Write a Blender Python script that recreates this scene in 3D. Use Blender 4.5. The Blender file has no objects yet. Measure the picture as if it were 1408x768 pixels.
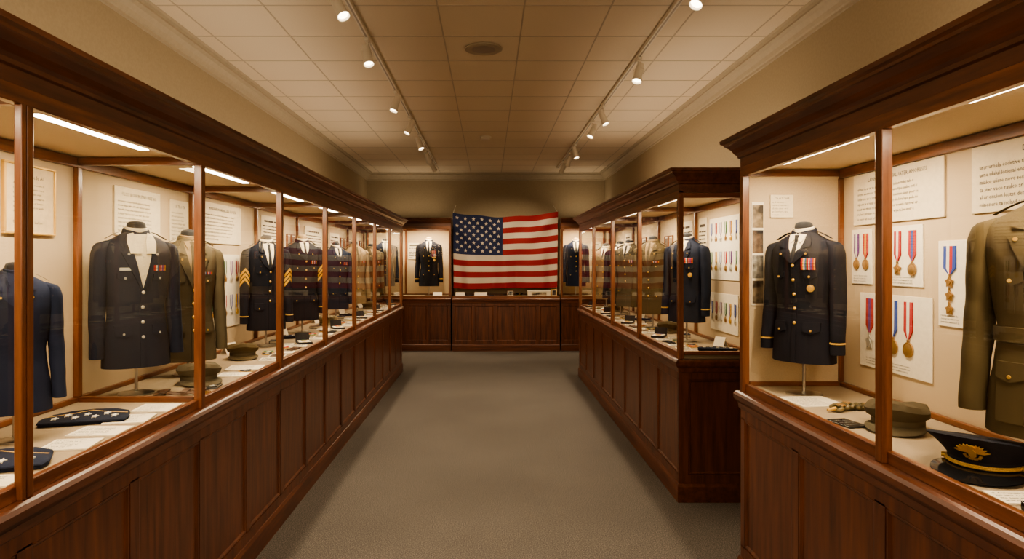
import bpy, bmesh, math, random
from mathutils import Vector, Matrix
R = math.radians
random.seed(11)
scene = bpy.context.scene
COL = scene.collection
ORD = ['first','second','third','fourth','fifth','sixth','seventh','eighth','ninth','tenth']

# ------------------------------------------------------------------ materials
def newmat(name):
    m = bpy.data.materials.new(name); m.use_nodes = True
    nt = m.node_tree; b = nt.nodes['Principled BSDF']
    return m, nt, b
def coords(nt, scale=(1,1,1)):
    tc = nt.nodes.new('ShaderNodeTexCoord'); mp = nt.nodes.new('ShaderNodeMapping')
    mp.inputs['Scale'].default_value = scale
    nt.links.new(tc.outputs['Object'], mp.inputs['Vector'])
    return mp.outputs['Vector']
def ramp(nt, fac, stops):
    r = nt.nodes.new('ShaderNodeValToRGB')
    els = r.color_ramp.elements
    while len(els) < len(stops): els.new(0.5)
    for e, (p, c) in zip(els, stops):
        e.position = p; e.color = (*c, 1)
    nt.links.new(fac, r.inputs['Fac'])
    return r.outputs['Color']
def noise(nt, vec, scale, detail=4, rough=0.5):
    n = nt.nodes.new('ShaderNodeTexNoise')
    n.inputs['Scale'].default_value = scale; n.inputs['Detail'].default_value = detail
    n.inputs['Roughness'].default_value = rough
    nt.links.new(vec, n.inputs['Vector']); return n.outputs['Fac']
def bump(nt, b, fac, strength, dist=0.002, prev=None):
    bp = nt.nodes.new('ShaderNodeBump'); bp.inputs['Strength'].default_value = strength
    bp.inputs['Distance'].default_value = dist
    nt.links.new(fac, bp.inputs['Height'])
    if prev: nt.links.new(prev, bp.inputs['Normal'])
    nt.links.new(bp.outputs['Normal'], b.inputs['Normal'])
    return bp.outputs['Normal']
def wood(name, c1, c2, scale, rough=0.34):
    m, nt, b = newmat(name)
    v = coords(nt, scale)
    f = noise(nt, v, 1.0, 6, 0.62)
    nt.links.new(ramp(nt, f, [(0.3, c1), (0.5, tuple((x+y)/2 for x, y in zip(c1, c2))), (0.72, c2)]), b.inputs['Base Color'])
    b.inputs['Roughness'].default_value = rough
    b.inputs['Coat Weight'].default_value = 0.2; b.inputs['Coat Roughness'].default_value = 0.22
    bump(nt, b, f, 0.12, 0.001)
    return m
D1, D2 = (0.056, 0.0165, 0.0075), (0.185, 0.062, 0.027)
L1, L2 = (0.095, 0.030, 0.012), (0.28, 0.100, 0.038)  # same mahogany, lighter and more orange: case light put into the frame colour
WV = wood('mahogany_vertical', D1, D2, (26, 26, 2.2))
WY = wood('mahogany_long', D1, D2, (26, 2.2, 26))
WX = wood('mahogany_cross', D1, D2, (2.2, 26, 26))
FV = wood('lit_mahogany_vertical', L1, L2, (40, 40, 3), 0.3)
FY = wood('lit_mahogany_long', L1, L2, (40, 3, 40), 0.3)
FX = wood('lit_mahogany_cross', L1, L2, (3, 40, 40), 0.3)
def cloth(name, c, var=0.25, sc=260, rough=0.9, bs=0.25, sheen=0.1, folds=0):
    m, nt, b = newmat(name)
    v = coords(nt)
    f = noise(nt, v, sc, 2)
    lo = tuple(x*(1-var) for x in c); hi = tuple(min(1, x*(1+var)) for x in c)
    nt.links.new(ramp(nt, f, [(0.35, lo), (0.65, hi)]), b.inputs['Base Color'])
    b.inputs['Roughness'].default_value = rough
    b.inputs['Sheen Weight'].default_value = sheen
    if bs: bump(nt, b, f, bs, 0.0006)
    return m
def wool(name, c):
    m, nt, b = newmat(name)
    f = noise(nt, coords(nt, (1, 1, 0.6)), 8, 1)
    nt.links.new(ramp(nt, f, [(0.3, tuple(x*0.9 for x in c)), (0.7, tuple(x*1.1 for x in c))]), b.inputs['Base Color'])
    b.inputs['Roughness'].default_value = 0.85; b.inputs['Specular IOR Level'].default_value = 0.25
    bump(nt, b, f, 0.15, 0.03)
    return m
def plain(name, c, rough=0.5, metal=0.0, em=None, es=0):
    m, nt, b = newmat(name)
    b.inputs['Base Color'].default_value = (*c, 1)
    b.inputs['Roughness'].default_value = rough
    b.inputs['Metallic'].default_value = metal
    if em:
        b.inputs['Emission Color'].default_value = (*em, 1)
        b.inputs['Emission Strength'].default_value = es
    return m
M_LINEN = cloth('linen_backing', (0.60, 0.47, 0.31), 0.06, 400, 0.95, 0.2, 0)
M_DECK = cloth('deck_felt', (0.37, 0.29, 0.195), 0.08, 300, 0.95, 0.2, 0)
M_WALL = cloth('wall_paint', (0.36, 0.295, 0.20), 0.04, 60, 0.8, 0.05, 0)
M_TRIM = cloth('cornice_paint', (0.42, 0.36, 0.27), 0.03, 30, 0.55, 0.02, 0)
M_CEIL = cloth('ceiling_tile', (0.75, 0.66, 0.53), 0.04, 190, 0.9, 0.2, 0)
M_GRID = plain('ceiling_grid', (0.52, 0.45, 0.36), 0.6)
# carpet
M_CARPET, nt, b = newmat('carpet')
v = coords(nt)
n1 = noise(nt, v, 150, 4, 0.8); n2 = noise(nt, v, 1.2, 3)
c1 = ramp(nt, n1, [(0.36, (0.040, 0.036, 0.033)), (0.5, (0.125, 0.110, 0.097)), (0.64, (0.27, 0.24, 0.215))])
c2 = ramp(nt, n2, [(0.3, (0.85, 0.85, 0.85)), (0.7, (1, 1, 1))])
mx = nt.nodes.new('ShaderNodeMixRGB'); mx.blend_type = 'MULTIPLY'; mx.inputs[0].default_value = 1
nt.links.new(c1, mx.inputs[1]); nt.links.new(c2, mx.inputs[2]); nt.links.new(mx.outputs[0], b.inputs['Base Color'])
b.inputs['Roughness'].default_value = 1; bump(nt, b, n1, 0.35, 0.003)
# glass (thin sheet): clear with a facing-dependent reflection
M_GLASS = bpy.data.materials.new('case_glass'); M_GLASS.use_nodes = True
nt = M_GLASS.node_tree; nt.nodes.clear()
out = nt.nodes.new('ShaderNodeOutputMaterial'); mixs = nt.nodes.new('ShaderNodeMixShader')
tr = nt.nodes.new('ShaderNodeBsdfTransparent'); gl = nt.nodes.new('ShaderNodeBsdfGlossy')
gl.inputs['Roughness'].default_value = 0.01
tr.inputs['Color'].default_value = (0.97, 0.98, 0.96, 1)
lw = nt.nodes.new('ShaderNodeLayerWeight'); lw.inputs['Blend'].default_value = 0.5
pw = nt.nodes.new('ShaderNodeMath'); pw.operation = 'POWER'; pw.inputs[1].default_value = 4.5
ml = nt.nodes.new('ShaderNodeMath'); ml.operation = 'MULTIPLY_ADD'; ml.inputs[1].default_value = 0.55; ml.inputs[2].default_value = 0.045
nt.links.new(lw.outputs['Facing'], pw.inputs[0]); nt.links.new(pw.outputs[0], ml.inputs[0])
nt.links.new(ml.outputs[0], mixs.inputs[0]); nt.links.new(tr.outputs[0], mixs.inputs[1]); nt.links.new(gl.outputs[0], mixs.inputs[2])
nt.links.new(mixs.outputs[0], out.inputs['Surface'])

M_STRIP = plain('light_strip_diffuser', (1, 0.9, 0.75), 0.5, 0, (1, 0.86, 0.66), 14)
M_LENS = plain('lamp_lens', (1, 0.9, 0.75), 0.3, 0, (1, 0.84, 0.62), 8)
M_WHITE = plain('white_enamel', (0.72, 0.67, 0.58), 0.35)
M_GREY = plain('grey_metal', (0.35, 0.31, 0.26), 0.4, 0.5)
M_STEEL = plain('steel', (0.5, 0.48, 0.45), 0.3, 1)
M_GOLD = plain('gold', (0.80, 0.50, 0.13), 0.38, 0.55)
M_BRONZE = plain('bronze', (0.45, 0.27, 0.11), 0.42, 0.6)
M_SILVER = plain('silver', (0.72, 0.70, 0.64), 0.35, 0.6)
M_BRAID = cloth('gold_braid', (0.62, 0.38, 0.09), 0.3, 500, 0.5)
M_GILT = plain('gilt_frame', (0.72, 0.46, 0.14), 0.4, 0.35)
M_BLACKP = plain('black_patent', (0.010, 0.010, 0.012), 0.10)
M_DARK = cloth('dark_form_cloth', (0.02, 0.02, 0.022), 0.2)
M_PAPER = cloth('cream_paper', (0.88, 0.80, 0.65), 0.03, 60, 0.8, 0.03, 0)
M_AGED = cloth('aged_paper', (0.72, 0.58, 0.37), 0.06, 30, 0.8, 0.03, 0)
M_BOARD = cloth('cream_board', (0.78, 0.68, 0.50), 0.03, 60, 0.85, 0.03, 0)
M_INK = plain('ink', (0.05, 0.035, 0.025), 0.8)
M_NAVY = wool('navy_wool', (0.013, 0.018, 0.036))
M_BLACKW = wool('blue_black_wool', (0.012, 0.013, 0.021))
M_BLUE = wool('blue_wool', (0.015, 0.022, 0.050))
M_OLIVE = wool('olive_drab_wool', (0.092, 0.067, 0.031))
M_BROWN = wool('grey_brown_wool', (0.098, 0.078, 0.046))
M_TAN = wool('tan_cotton', (0.28, 0.20, 0.11))
M_SHIRT = cloth('cream_shirt', (0.74, 0.64, 0.46), 0.04, 200, 0.85, 0.1)
M_TIE = cloth('black_tie', (0.015, 0.015, 0.018))
M_LEATHER = cloth('brown_leather', (0.09, 0.04, 0.018), 0.35, 40, 0.5, 0.3, 0)
M_RED = cloth('red_ribbon', (0.42, 0.022, 0.025), 0.1, 300)
M_RBLUE = cloth('blue_ribbon', (0.03, 0.07, 0.34), 0.1, 300)
M_RWHITE = cloth('white_ribbon', (0.78, 0.74, 0.66), 0.05, 300)
M_YEL = cloth('yellow_ribbon', (0.72, 0.40, 0.04), 0.1, 300)
M_GREEN = cloth('green_ribbon', (0.05, 0.16, 0.06), 0.1, 300)
M_PURP = cloth('purple_ribbon', (0.14, 0.04, 0.22), 0.1, 300)
M_FRED = cloth('flag_red', (0.27, 0.016, 0.022), 0.08, 300, 0.8, 0.1, 0)
M_FWHITE = cloth('flag_white', (0.56, 0.49, 0.40), 0.04, 300, 0.8, 0.1, 0)
M_FBLUE = cloth('flag_blue', (0.013, 0.020, 0.068), 0.1, 300, 0.8, 0.1, 0)
def photo_mat(name, a, b_, sc):
    m, nt, b = newmat(name)
    f = noise(nt, coords(nt), sc, 3)
    nt.links.new(ramp(nt, f, [(0.38, a), (0.5, tuple((p+q)/2 for p, q in zip(a, b_))), (0.62, b_)]), b.inputs['Base Color'])
    b.inputs['Roughness'].default_value = 0.4
    return m
M_PHOTO = [photo_mat('sepia_photograph', (0.03, 0.02, 0.014), (0.42, 0.32, 0.2), 14),
           photo_mat('grey_photograph', (0.02, 0.02, 0.02), (0.4, 0.37, 0.32), 22),
           photo_mat('dark_photograph', (0.012, 0.012, 0.016), (0.22, 0.14, 0.09), 18)]
M_CAMO = photo_mat('camouflage_cloth', (0.05, 0.045, 0.02), (0.26, 0.20, 0.10), 38)

# ------------------------------------------------------------------ mesh builder
OFF = {}
class MB:
    def __init__(s): s.v = []; s.f = []; s.m = []
    def add(s, vs, fs, m=0):
        b = len(s.v); s.v += [tuple(v) for v in vs]
        s.f += [tuple(i+b for i in f) for f in fs]; s.m += [m]*len(fs)
    def box(s, x0, x1, y0, y1, z0, z1, m=0):
        s.add([(x0,y0,z0),(x1,y0,z0),(x1,y1,z0),(x0,y1,z0),(x0,y0,z1),(x1,y0,z1),(x1,y1,z1),(x0,y1,z1)],
              [(0,3,2,1),(4,5,6,7),(0,1,5,4),(1,2,6,5),(2,3,7,6),(3,0,4,7)], m)
    def loft(s, rings, m=0, c0=True, c1=True):
        n = len(rings[0]); vs = [p for r in rings for p in r]; fs = []
        for i in range(len(rings)-1):
            for j in range(n):
                k = (j+1) % n
                fs.append((i*n+j, i*n+k, (i+1)*n+k, (i+1)*n+j))
        if c0: fs.append(tuple(range(n-1, -1, -1)))
        if c1: fs.append(tuple((len(rings)-1)*n+j for j in range(n)))
        s.add(vs, fs, m)
    def cyl(s, p0, p1, r0, r1=None, n=16, m=0):
        if r1 is None: r1 = r0
        p0 = Vector(p0); p1 = Vector(p1); d = (p1-p0).normalized()
        a = d.orthogonal().normalized(); b = d.cross(a)
        rings = []
        for p, r in ((p0, r0), (p1, r1)):
            rings.append([p + a*math.cos(2*math.pi*i/n)*r + b*math.sin(2*math.pi*i/n)*r for i in range(n)])
        s.loft(rings, m)
    def tube(s, pts, r, n=8, m=0):
        pts = [Vector(p) for p in pts]; rings = []
        for i, p in enumerate(pts):
            d = (pts[min(i+1, len(pts)-1)] - pts[max(i-1, 0)]).normalized()
            up = Vector((0,0,1)) if abs(d.z) < 0.9 else Vector((1,0,0))
            a = d.cross(up).normalized(); b = d.cross(a)
            rings.append([p + a*math.cos(2*math.pi*k/n)*r + b*math.sin(2*math.pi*k/n)*r for k in range(n)])
        s.loft(rings, m)
    def lathe(s, prof, n=24, c=(0,0,0), m=0, sx=1, sy=1):
        rings = [[(c[0]+r*sx*math.cos(2*math.pi*i/n), c[1]+r*sy*math.sin(2*math.pi*i/n), c[2]+z) for i in range(n)] for r, z in prof]
        s.loft(rings, m)
    def rectloft(s, x0, x1, y0, y1, prof, e=(1,1,1,1), m=0):
        s.loft([[(x0-o*e[0], y0-o*e[2], z), (x1+o*e[1], y0-o*e[2], z), (x1+o*e[1], y1+o*e[3], z), (x0-o*e[0], y1+o*e[3], z)] for o, z in prof], m)
    def prism(s, poly, y0, y1, m=0):      # poly in x,z extruded along y
        s.loft([[(x, y0, z) for x, z in poly], [(x, y1, z) for x, z in poly]], m)
    def slab(s, poly, z0, z1, m=0):
        s.loft([[(x, y, z0) for x, y in poly], [(x, y, z1) for x, y in poly]], m)
    def build(s, name, mats, parent=None, smooth=False, xf=None, bevel=0):
        vs = [xf(v) for v in s.v] if xf else s.v
        if parent is not None and parent.name in OFF:
            o_ = OFF[parent.name]; vs = [(v[0]-o_[0], v[1]-o_[1], v[2]-o_[2]) for v in vs]
        me = bpy.data.meshes.new(name); me.from_pydata([tuple(v) for v in vs], [], s.f)
        if not isinstance(mats, (list, tuple)): mats = [mats]
        for mm in mats: me.materials.append(mm)
        me.polygons.foreach_set('material_index', s.m)
        bm = bmesh.new(); bm.from_mesh(me); bmesh.ops.recalc_face_normals(bm, faces=bm.faces[:]); bm.to_mesh(me); bm.free()
        if smooth:
            me.polygons.foreach_set('use_smooth', [True]*len(me.polygons))
            me.set_sharp_from_angle(angle=R(42))
        o = bpy.data.objects.new(name, me); COL.objects.link(o)
        if parent is not None:
            o.parent = parent
            if parent.name in OFF: OFF[o.name] = OFF[parent.name]
        if bevel:
            md = o.modifiers.new('bevel', 'BEVEL'); md.width = bevel; md.segments = 2; md.limit_method = 'ANGLE'
        return o
def tag(o, label, cat, group=None):
    o['label'] = label; o['category'] = cat
    if group: o['group'] = group
    return o
def thing(name, label, cat, loc=(0,0,0), rot=0, group=None, world=False):
    o = bpy.data.objects.new(name, None); COL.objects.link(o)
    o.empty_display_size = 0.05
    o.location = loc; o.rotation_euler = (0, 0, rot)
    if world: OFF[o.name] = tuple(loc)
    return tag(o, label, cat, group)
def struct(name, mb, mats, **k):
    o = mb.build(name, mats, **k); o['kind'] = 'structure'; return o
def dup(root, loc, rot, label, group=None):
    r = root.copy(); COL.objects.link(r); r.location = loc; r.rotation_euler = (0,0,rot); r['label'] = label
    if group: r['group'] = group
    for ch in list(root.children):
        c = ch.copy(); COL.objects.link(c); c.parent = r
        for g in list(ch.children):
            d = g.copy(); COL.objects.link(d); d.parent = c
    return r

# ------------------------------------------------------------------ room
XL, XR, YB, YF, ZC = -2.26, 2.15, 12.16, -2.2, 3.2
mb = MB(); mb.box(XL, XR, YF, YB, -0.08, 0); struct('floor', mb, M_CARPET)
mb = MB(); mb.box(XL-0.1, XR+0.1, YF-0.1, YB+0.1, ZC, ZC+0.1)
x = -0.33 - 0.56*3
while x < XR:
    if x > XL: mb.box(x-0.005, x+0.005, YF, YB, ZC-0.003, ZC+0.001, 1)
    x += 0.56
y = 4.79 - 0.58*12
while y < YB:
    if y > YF: mb.box(XL, XR, y-0.005, y+0.005, ZC-0.0025, ZC+0.001, 1)
    y += 0.58
struct('ceiling', mb, [M_CEIL, M_GRID])
mb = MB(); mb.box(XL-0.1, XL, YF, YB, -0.08, ZC); struct('wall_left', mb, M_WALL)
mb = MB(); mb.box(XR, XR+0.1, YF, YB, -0.08, ZC); struct('wall_right', mb, M_WALL)
mb = MB(); mb.box(XL-0.1, XR+0.1, YB, YB+0.1, -0.08, ZC); struct('wall_back', mb, M_WALL)
mb = MB(); mb.box(XL-0.1, XR+0.1, YF-0.1, YF, -0.08, ZC); struct('wall_front', mb, M_WALL)
cp = [(0.0, ZC-0.135), (0.012, ZC-0.13), (0.012, ZC-0.112), (0.022, ZC-0.105), (0.035, ZC-0.08), (0.06, ZC-0.05), (0.085, ZC-0.035), (0.085, ZC-0.022), (0.11, ZC-0.016), (0.12, ZC-0.001)]
mb = MB(); mb.loft([[(XL+o, YF+o, z), (XR-o, YF+o, z), (XR-o, YB-o, z), (XL+o, YB-o, z)] for o, z in cp], 0, False, False)
struct('trim_1', mb, M_TRIM)

# ------------------------------------------------------------------ display cases
WARM = (1, 0.79, 0.54)
def area(name, loc, sx, sy, energy, rot=(0,0,0), col=WARM):
    l = bpy.data.lights.new(name, 'AREA'); l.shape = 'RECTANGLE'; l.size = sx; l.size_y = sy
    l.energy = energy; l.color = col
    o = bpy.data.objects.new(name, l); COL.objects.link(o); o.location = loc; o.rotation_euler = rot; return o

def raised_panel(mb, u0, u1, z0, z1, P):
    prof = [(0.0, -0.002), (0.0, 0.005), (0.005, 0.010), (0.012, 0.009), (0.019, 0.0005), (0.05, 0.0005)]
    rings = [[P(u0+i, d, z0+i), P(u1-i, d, z0+i), P(u1-i, d, z1-i), P(u0+i, d, z1-i)] for i, d in prof]
    mb.loft(rings, 0, True, True)

def case(label, mapf, root_loc, us, db, D, ends=('none','none'), zg=2.0, zc=2.15, crown=True,
         pan_per_bay=2, side_e=(1,1), light_w=12, end_panels=(False, False), group='glazed mahogany display cases',
         strip_d=0.10, strip_len=0.62, partitions=(), s_long=None, no_rear=(), double=(), no_cross=()):
    """local: x=u along the case, y=d depth from the front plane, z up"""
    wl, wc, fl, fc = s_long
    t = thing('display_case', label, 'display case', root_loc, 0, group, world=True)
    u0, u1 = us[0], us[-1]
    def B(name, mb, m, par=t, **k): return mb.build(name, m, par, xf=mapf, **k)
    mb = MB(); mb.box(u0+0.015, u1-0.015, 0.012, D, 0.0, 0.87)
    B('base_cabinet', mb, WV)
    mb = MB(); mb.rectloft(u0, u1, 0, D-0.002, [(0.012,0.0),(0.012,0.10),(0.004,0.118),(-0.006,0.122)], (side_e[0], side_e[1], 1, 0))
    B('plinth', mb, wl)
    mb = MB(); mb.rectloft(u0, u1, 0, D-0.002, [(0.0,0.835),(0.006,0.84),(0.009,0.865),(0.020,0.877),(0.024,0.884),(0.026,0.905),(0.020,0.917),(0.010,0.922)], (side_e[0], side_e[1], 1, 0))
    B('ledge', mb, wl)
    n = (len(us)-1)*pan_per_bay
    w = (u1-u0)/n
    mbf = MB()
    mbf.box(u0+0.005, u1-0.005, 0.0, 0.014, 0.12, 0.175); mbf.box(u0+0.005, u1-0.005, 0.0, 0.014, 0.79, 0.838)
    for i in range(n+1):
        c = u0+i*w; a = max(u0+0.005, c-0.028); b_ = min(u1-0.005, c+0.028)
        if i == 0: b_ = u0+0.05
        if i == n: a = u1-0.05
        mbf.box(a, b_, 0.0, 0.014, 0.17, 0.795)
    if end_panels[0]:
        mbf.box(u0, u0+0.016, 0.0, 0.06, 0.12, 0.838); mbf.box(u0, u0+0.016, 0.06, D-0.01, 0.12, 0.175); mbf.box(u0, u0+0.016, 0.06, D-0.01, 0.79, 0.838)
    B('face_frame', mbf, WV)
    for i in range(n):
        a = u0+i*w+0.026; b_ = u0+(i+1)*w-0.026
        if i == 0: a += 0.02
        if i == n-1: b_ -= 0.02
        mb = MB(); raised_panel(mb, a, b_, 0.174, 0.791, lambda u, d, z: (u, 0.012-d, z))
        B('base_panel', mb, WV)
    if end_panels[0]:
        mb = MB(); raised_panel(mb, 0.06, D-0.03, 0.174, 0.791, lambda u, d, z: (u0+0.014-d, u, z))
        B('base_panel', mb, WV)
    mb = MB(); mb.box(u0+0.03, u1-0.03, 0.035, db, 0.92, 0.95); B('deck', mb, M_DECK)
    mb = MB(); mb.box(u0+0.01, u1-0.01, 0.012, 0.035, 0.92, 0.962); B('deck_rim', mb, fl, bevel=0.003)
    mb = MB(); mb.box(u0+0.03, u1-0.03, db-0.022, db-0.001, 0.951, 0.972); B('rear_rim', mb, fl, bevel=0.003)
    if not crown: return t
    mb = MB(); mb.box(u0+0.005, u1-0.005, db, db+0.02, 0.92, zg+0.02); B('back_panel', mb, M_LINEN)
    mb = MB(); mb.box(u0+0.01, u1-0.01, 0.02, db, zg+0.001, zg+0.02); B('top_liner', mb, M_LINEN)
    z = zg; H = zc-zg
    prof = [(0.0,z+0.0),(0.0,z+0.35*H),(0.01,z+0.38*H),(0.012,z+0.46*H),(0.022,z+0.52*H),(0.034,z+0.66*H),(0.054,z+0.78*H),(0.06,z+0.80*H),(0.062,z+0.86*H),(0.074,z+0.90*H),(0.076,zc)]
    mb = MB()
    rings = [[(u0-o*side_e[0], -o, zz), (u1+o*side_e[1], -o, zz), (u1+o*side_e[1], D-0.002, zz), (u0-o*side_e[0], D-0.002, zz)] for o, zz in prof]
    mb.loft(rings, 0, False, True)
    B('crown', mb, wl)
    mb = MB(); mb.box(u0, u1, -0.001, 0.028, zg-0.035, zg+0.012); B('top_rail', mb, fl, bevel=0.002)
    mb = MB(); mb.box(u0+0.02, u1-0.02, db-0.02, db-0.001, zg-0.045, zg-0.002); B('top_rail', mb, fl, bevel=0.002)
    for k, u in enumerate(us):
        a, b_ = (u, u+0.03) if k == 0 else ((u-0.03, u) if k == len(us)-1 else (u-0.013, u+0.013))
        if k not in no_cross:
            mb = MB(); mb.box(a, b_, 0.028, db-0.02, zg-0.035, zg-0.002); B('cross_rail', mb, fc, bevel=0.002)
        if k in (0, len(us)-1) or k in partitions:
            mb = MB(); mb.box(a, b_, 0.035, db-0.022, 0.950, 0.972); B('sill_rail', mb, fc, bevel=0.002)
    for k, u in enumerate(us):
        a, b_ = (u, u+0.038) if k == 0 else ((u-0.038, u) if k == len(us)-1 else (u-0.019, u+0.019))
        for (p, q) in (((u-0.016, u+0.002), (u+0.006, u+0.030)) if k in double else ((a, b_),)):
            mb = MB(); mb.box(p, q, -0.004, 0.018 if k in double else 0.030, 0.922, zg-0.033); B('post', mb, FV, bevel=0.003)
        if k not in no_rear:
            mb = MB(); mb.box(a+0.004, b_-0.004, db-0.024, db-0.002, 0.973, zg-0.045); B('rear_post', mb, FV, bevel=0.002)
    for k in range(len(us)-1):
        mb = MB(); mb.add([(us[k]+0.015, 0.015, 0.93), (us[k+1]-0.015, 0.015, 0.93), (us[k+1]-0.015, 0.015, zg-0.01), (us[k]+0.015, 0.015, zg-0.01)], [(0,1,2,3)])
        B('glass_pane', mb, M_GLASS)
        c = (us[k]+us[k+1])/2; hl = strip_len/2*(us[k+1]-us[k])/1.08
        mb = MB(); mb.box(c-hl-0.01, c+hl+0.01, strip_d-0.026, strip_d+0.026, zg-0.006, zg+0.001)
        hs = B('strip_housing', mb, M_WHITE)
        mb = MB(); mb.box(c-hl, c+hl, strip_d-0.018, strip_d+0.018, zg-0.010, zg-0.004)
        mb.build('diffuser', M_STRIP, hs, xf=mapf)
        p = mapf((c, strip_d+0.05, zg-0.014))
        along_y = abs(mapf((c+1, 0, 0))[1]-mapf((c, 0, 0))[1]) > 0.5
        area('case_lamp', p, 0.07 if along_y else 2*hl, 2*hl if along_y else 0.07, light_w*(us[k+1]-us[k])/1.08)
    def end(mode, u):
        if mode == 'glass':
            mb = MB(); mb.add([(u, 0.02, 0.93), (u, db, 0.93), (u, db, zg-0.01), (u, 0.02, zg-0.01)], [(0,1,2,3)])
            B('glass_pane', mb, M_GLASS)
        elif mode == 'panel':
            mb = MB(); mb.box(u-0.006, u+0.006, 0.034, db+0.02, 0.92, zg); B('end_panel', mb, M_LINEN)
    end(ends[0], u0+0.015); end(ends[1], u1-0.015)
    for k in partitions:
        mb = MB(); mb.add([(us[k], 0.03, 0.965), (us[k], db-0.02, 0.965), (us[k], db-0.02, zg-0.03), (us[k], 0.03, zg-0.03)], [(0,1,2,3)])
        B('partition_glass', mb, M_GLASS)
    return t
F = 1.23
mapL = lambda v: (-(F+v[1]), v[0], v[2])
mapR = lambda v: ((F+v[1]), v[0], v[2])
sy = (WY, WX, FY, FX)
BL, BR = 1.78, 1.72   # back panel planes
case('long glazed mahogany display case lining the whole left wall', mapL, (-1.7, 5.0, 0), [1.735+(i-1)*1.08 for i in range(9)], BL-F, 1.03,
     ends=('glass','glass'), side_e=(1,1), strip_d=0.13, partitions=(2,), double=(1,), no_rear=(1,), s_long=sy)
case('near right mahogany display case holding olive jacket and peaked cap', mapR, (1.7, 2.0, 0), [0.92, 2.06, 3.2], BR-F, 0.92,
     ends=('glass','panel'), strip_d=0.09, no_rear=(1,), no_cross=(1,), s_long=sy)
case('farther right mahogany display case with four bays, beyond the gap', mapR, (1.7, 6.5, 0), [4.23+1.17*i for i in range(5)], BR-F, 0.92,
     ends=('glass','glass'), strip_d=0.09, end_panels=(True, False), s_long=sy)
YC = 11.44
mapB = lambda v: (v[0], YC+v[1], v[2])
sx = (WX, WY, FX, FY)
GB = 'cases along the back wall'
case('tall glazed case on the back wall left of the flag', mapB, (-1.45, 11.8, 0), [-2.24, -1.52, -0.66], 0.6, 0.70, zg=2.17, zc=2.32,
     side_e=(0,0), ends=('none','panel'), strip_d=0.12, light_w=26, s_long=sx, group=GB)
case('tall glazed case on the back wall right of the flag', mapB, (1.7, 11.8, 0), [1.26, 2.13], 0.6, 0.70, zg=2.17, zc=2.32,
     side_e=(0,0), ends=('panel','none'), strip_d=0.12, light_w=26, s_long=sx, group=GB)
mapBC = lambda v: (v[0], YC-0.05+v[1], v[2])
cc = case('low panelled mahogany counter below the hanging flag', mapBC, (0.3, 11.8, 0), [-0.64, -0.26, 0.12, 0.49, 0.865, 1.24], 0.66, 0.75, crown=False,
     pan_per_bay=1, side_e=(0,0), s_long=sx, group=GB)
mb = MB(); mb.box(-0.64, 1.24, YC+0.612, YC+0.64, 0.952, 2.2); mb.build('back_panel', M_LINEN, cc)

# ------------------------------------------------------------------ flag
fw, fh = 1.875, 1.33
FX0, FZ1, FYY = -0.64, 2.44, 11.66
def flag_pt(u, v, off=0.0):   # u 0..1 left to right, v 0..1 top to bottom
    s1 = math.sin(math.pi*u)
    sag = 0.085*s1**0.9*(1-0.55*v) + 0.010*math.sin(u*17+0.6)*s1*(1-v)
    x = FX0 + u*fw + 0.010*math.sin(v*7+1)*(u-0.5)*2*(1-abs(2*u-1)) - 0.03*(u-0.5)*v + 0.012*math.sin(u*21+0.8*v+1.4)*s1*v
    z = FZ1 - v*fh*(1+0.012*math.sin(u*7+1)) - sag + 0.02*(u-0.5)
    amp = (0.40+0.60*v)
    y = FYY + amp*(0.034*math.sin(u*21 + 0.8*v) + 0.022*math.sin(u*34+1.3-v*1.1) + 0.016*math.sin(u*9+2))*min(1, s1*3) \
        + 0.030*math.sin((u*1.1+v*0.9)*16)*math.exp(-((u-0.92)**2+(v-0.1)**2)*6) + 0.030*math.sin((u*1.2-v)*15)*math.exp(-((u-0.05)**2+(v-0.1)**2)*6)
    return (x, y-off, z)
mb = MB(); NX, NV = 120, 78
vs = [flag_pt(i/NX, j/NV) for j in range(NV+1) for i in range(NX+1)]
groups = {0: [], 1: [], 2: []}
for j in range(NV):
    st = int((j+0.5)/NV*13)
    for i in range(NX):
        f = (j*(NX+1)+i, j*(NX+1)+i+1, (j+1)*(NX+1)+i+1, (j+1)*(NX+1)+i)
        m = 2 if (st < 7 and i < 57) else (0 if st % 2 == 0 else 1)
        groups[m].append(f)
mb.v = vs
for m, fs in groups.items():
    mb.f += fs; mb.m += [m]*len(fs)
cw, ch = 57/NX, 7/13
for r in range(9):
    for c in range(6 if r % 2 == 0 else 5):
        cu = cw*((c*2+1 + (r % 2))/12.0); cv = ch*((r+1)/10.0)
        for off in (0.005, -0.005):
            pts = []
            for k in range(10):
                rr = 0.036 if k % 2 == 0 else 0.015
                a = math.pi/2 + k*math.pi/5
                pts.append(flag_pt(cu+rr*math.cos(a)/fw, cv-rr*math.sin(a)/fh, off))
            pts.append(flag_pt(cu, cv, off))
            mb.add(pts, [(k, (k+1) % 10, 10) for k in range(10)], 1)
t = thing('american_flag', 'red white and blue star-spangled striped flag hung above back counter', 'flag', (0.29, FYY, 1.03), 0, None, world=True)
mb.build('cloth', [M_FRED, M_FWHITE, M_FBLUE], t, smooth=True)
mb = MB(); mb.tube([(-0.61, YB-0.01, 2.60), (-0.63, FYY, 2.43)], 0.004); mb.build('hanging_cord', M_RWHITE, t)
mb = MB(); mb.tube([(1.20, YB-0.01, 2.60), (1.225, FYY, 2.44)], 0.004); mb.build('hanging_cord', M_RWHITE, t)

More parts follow.
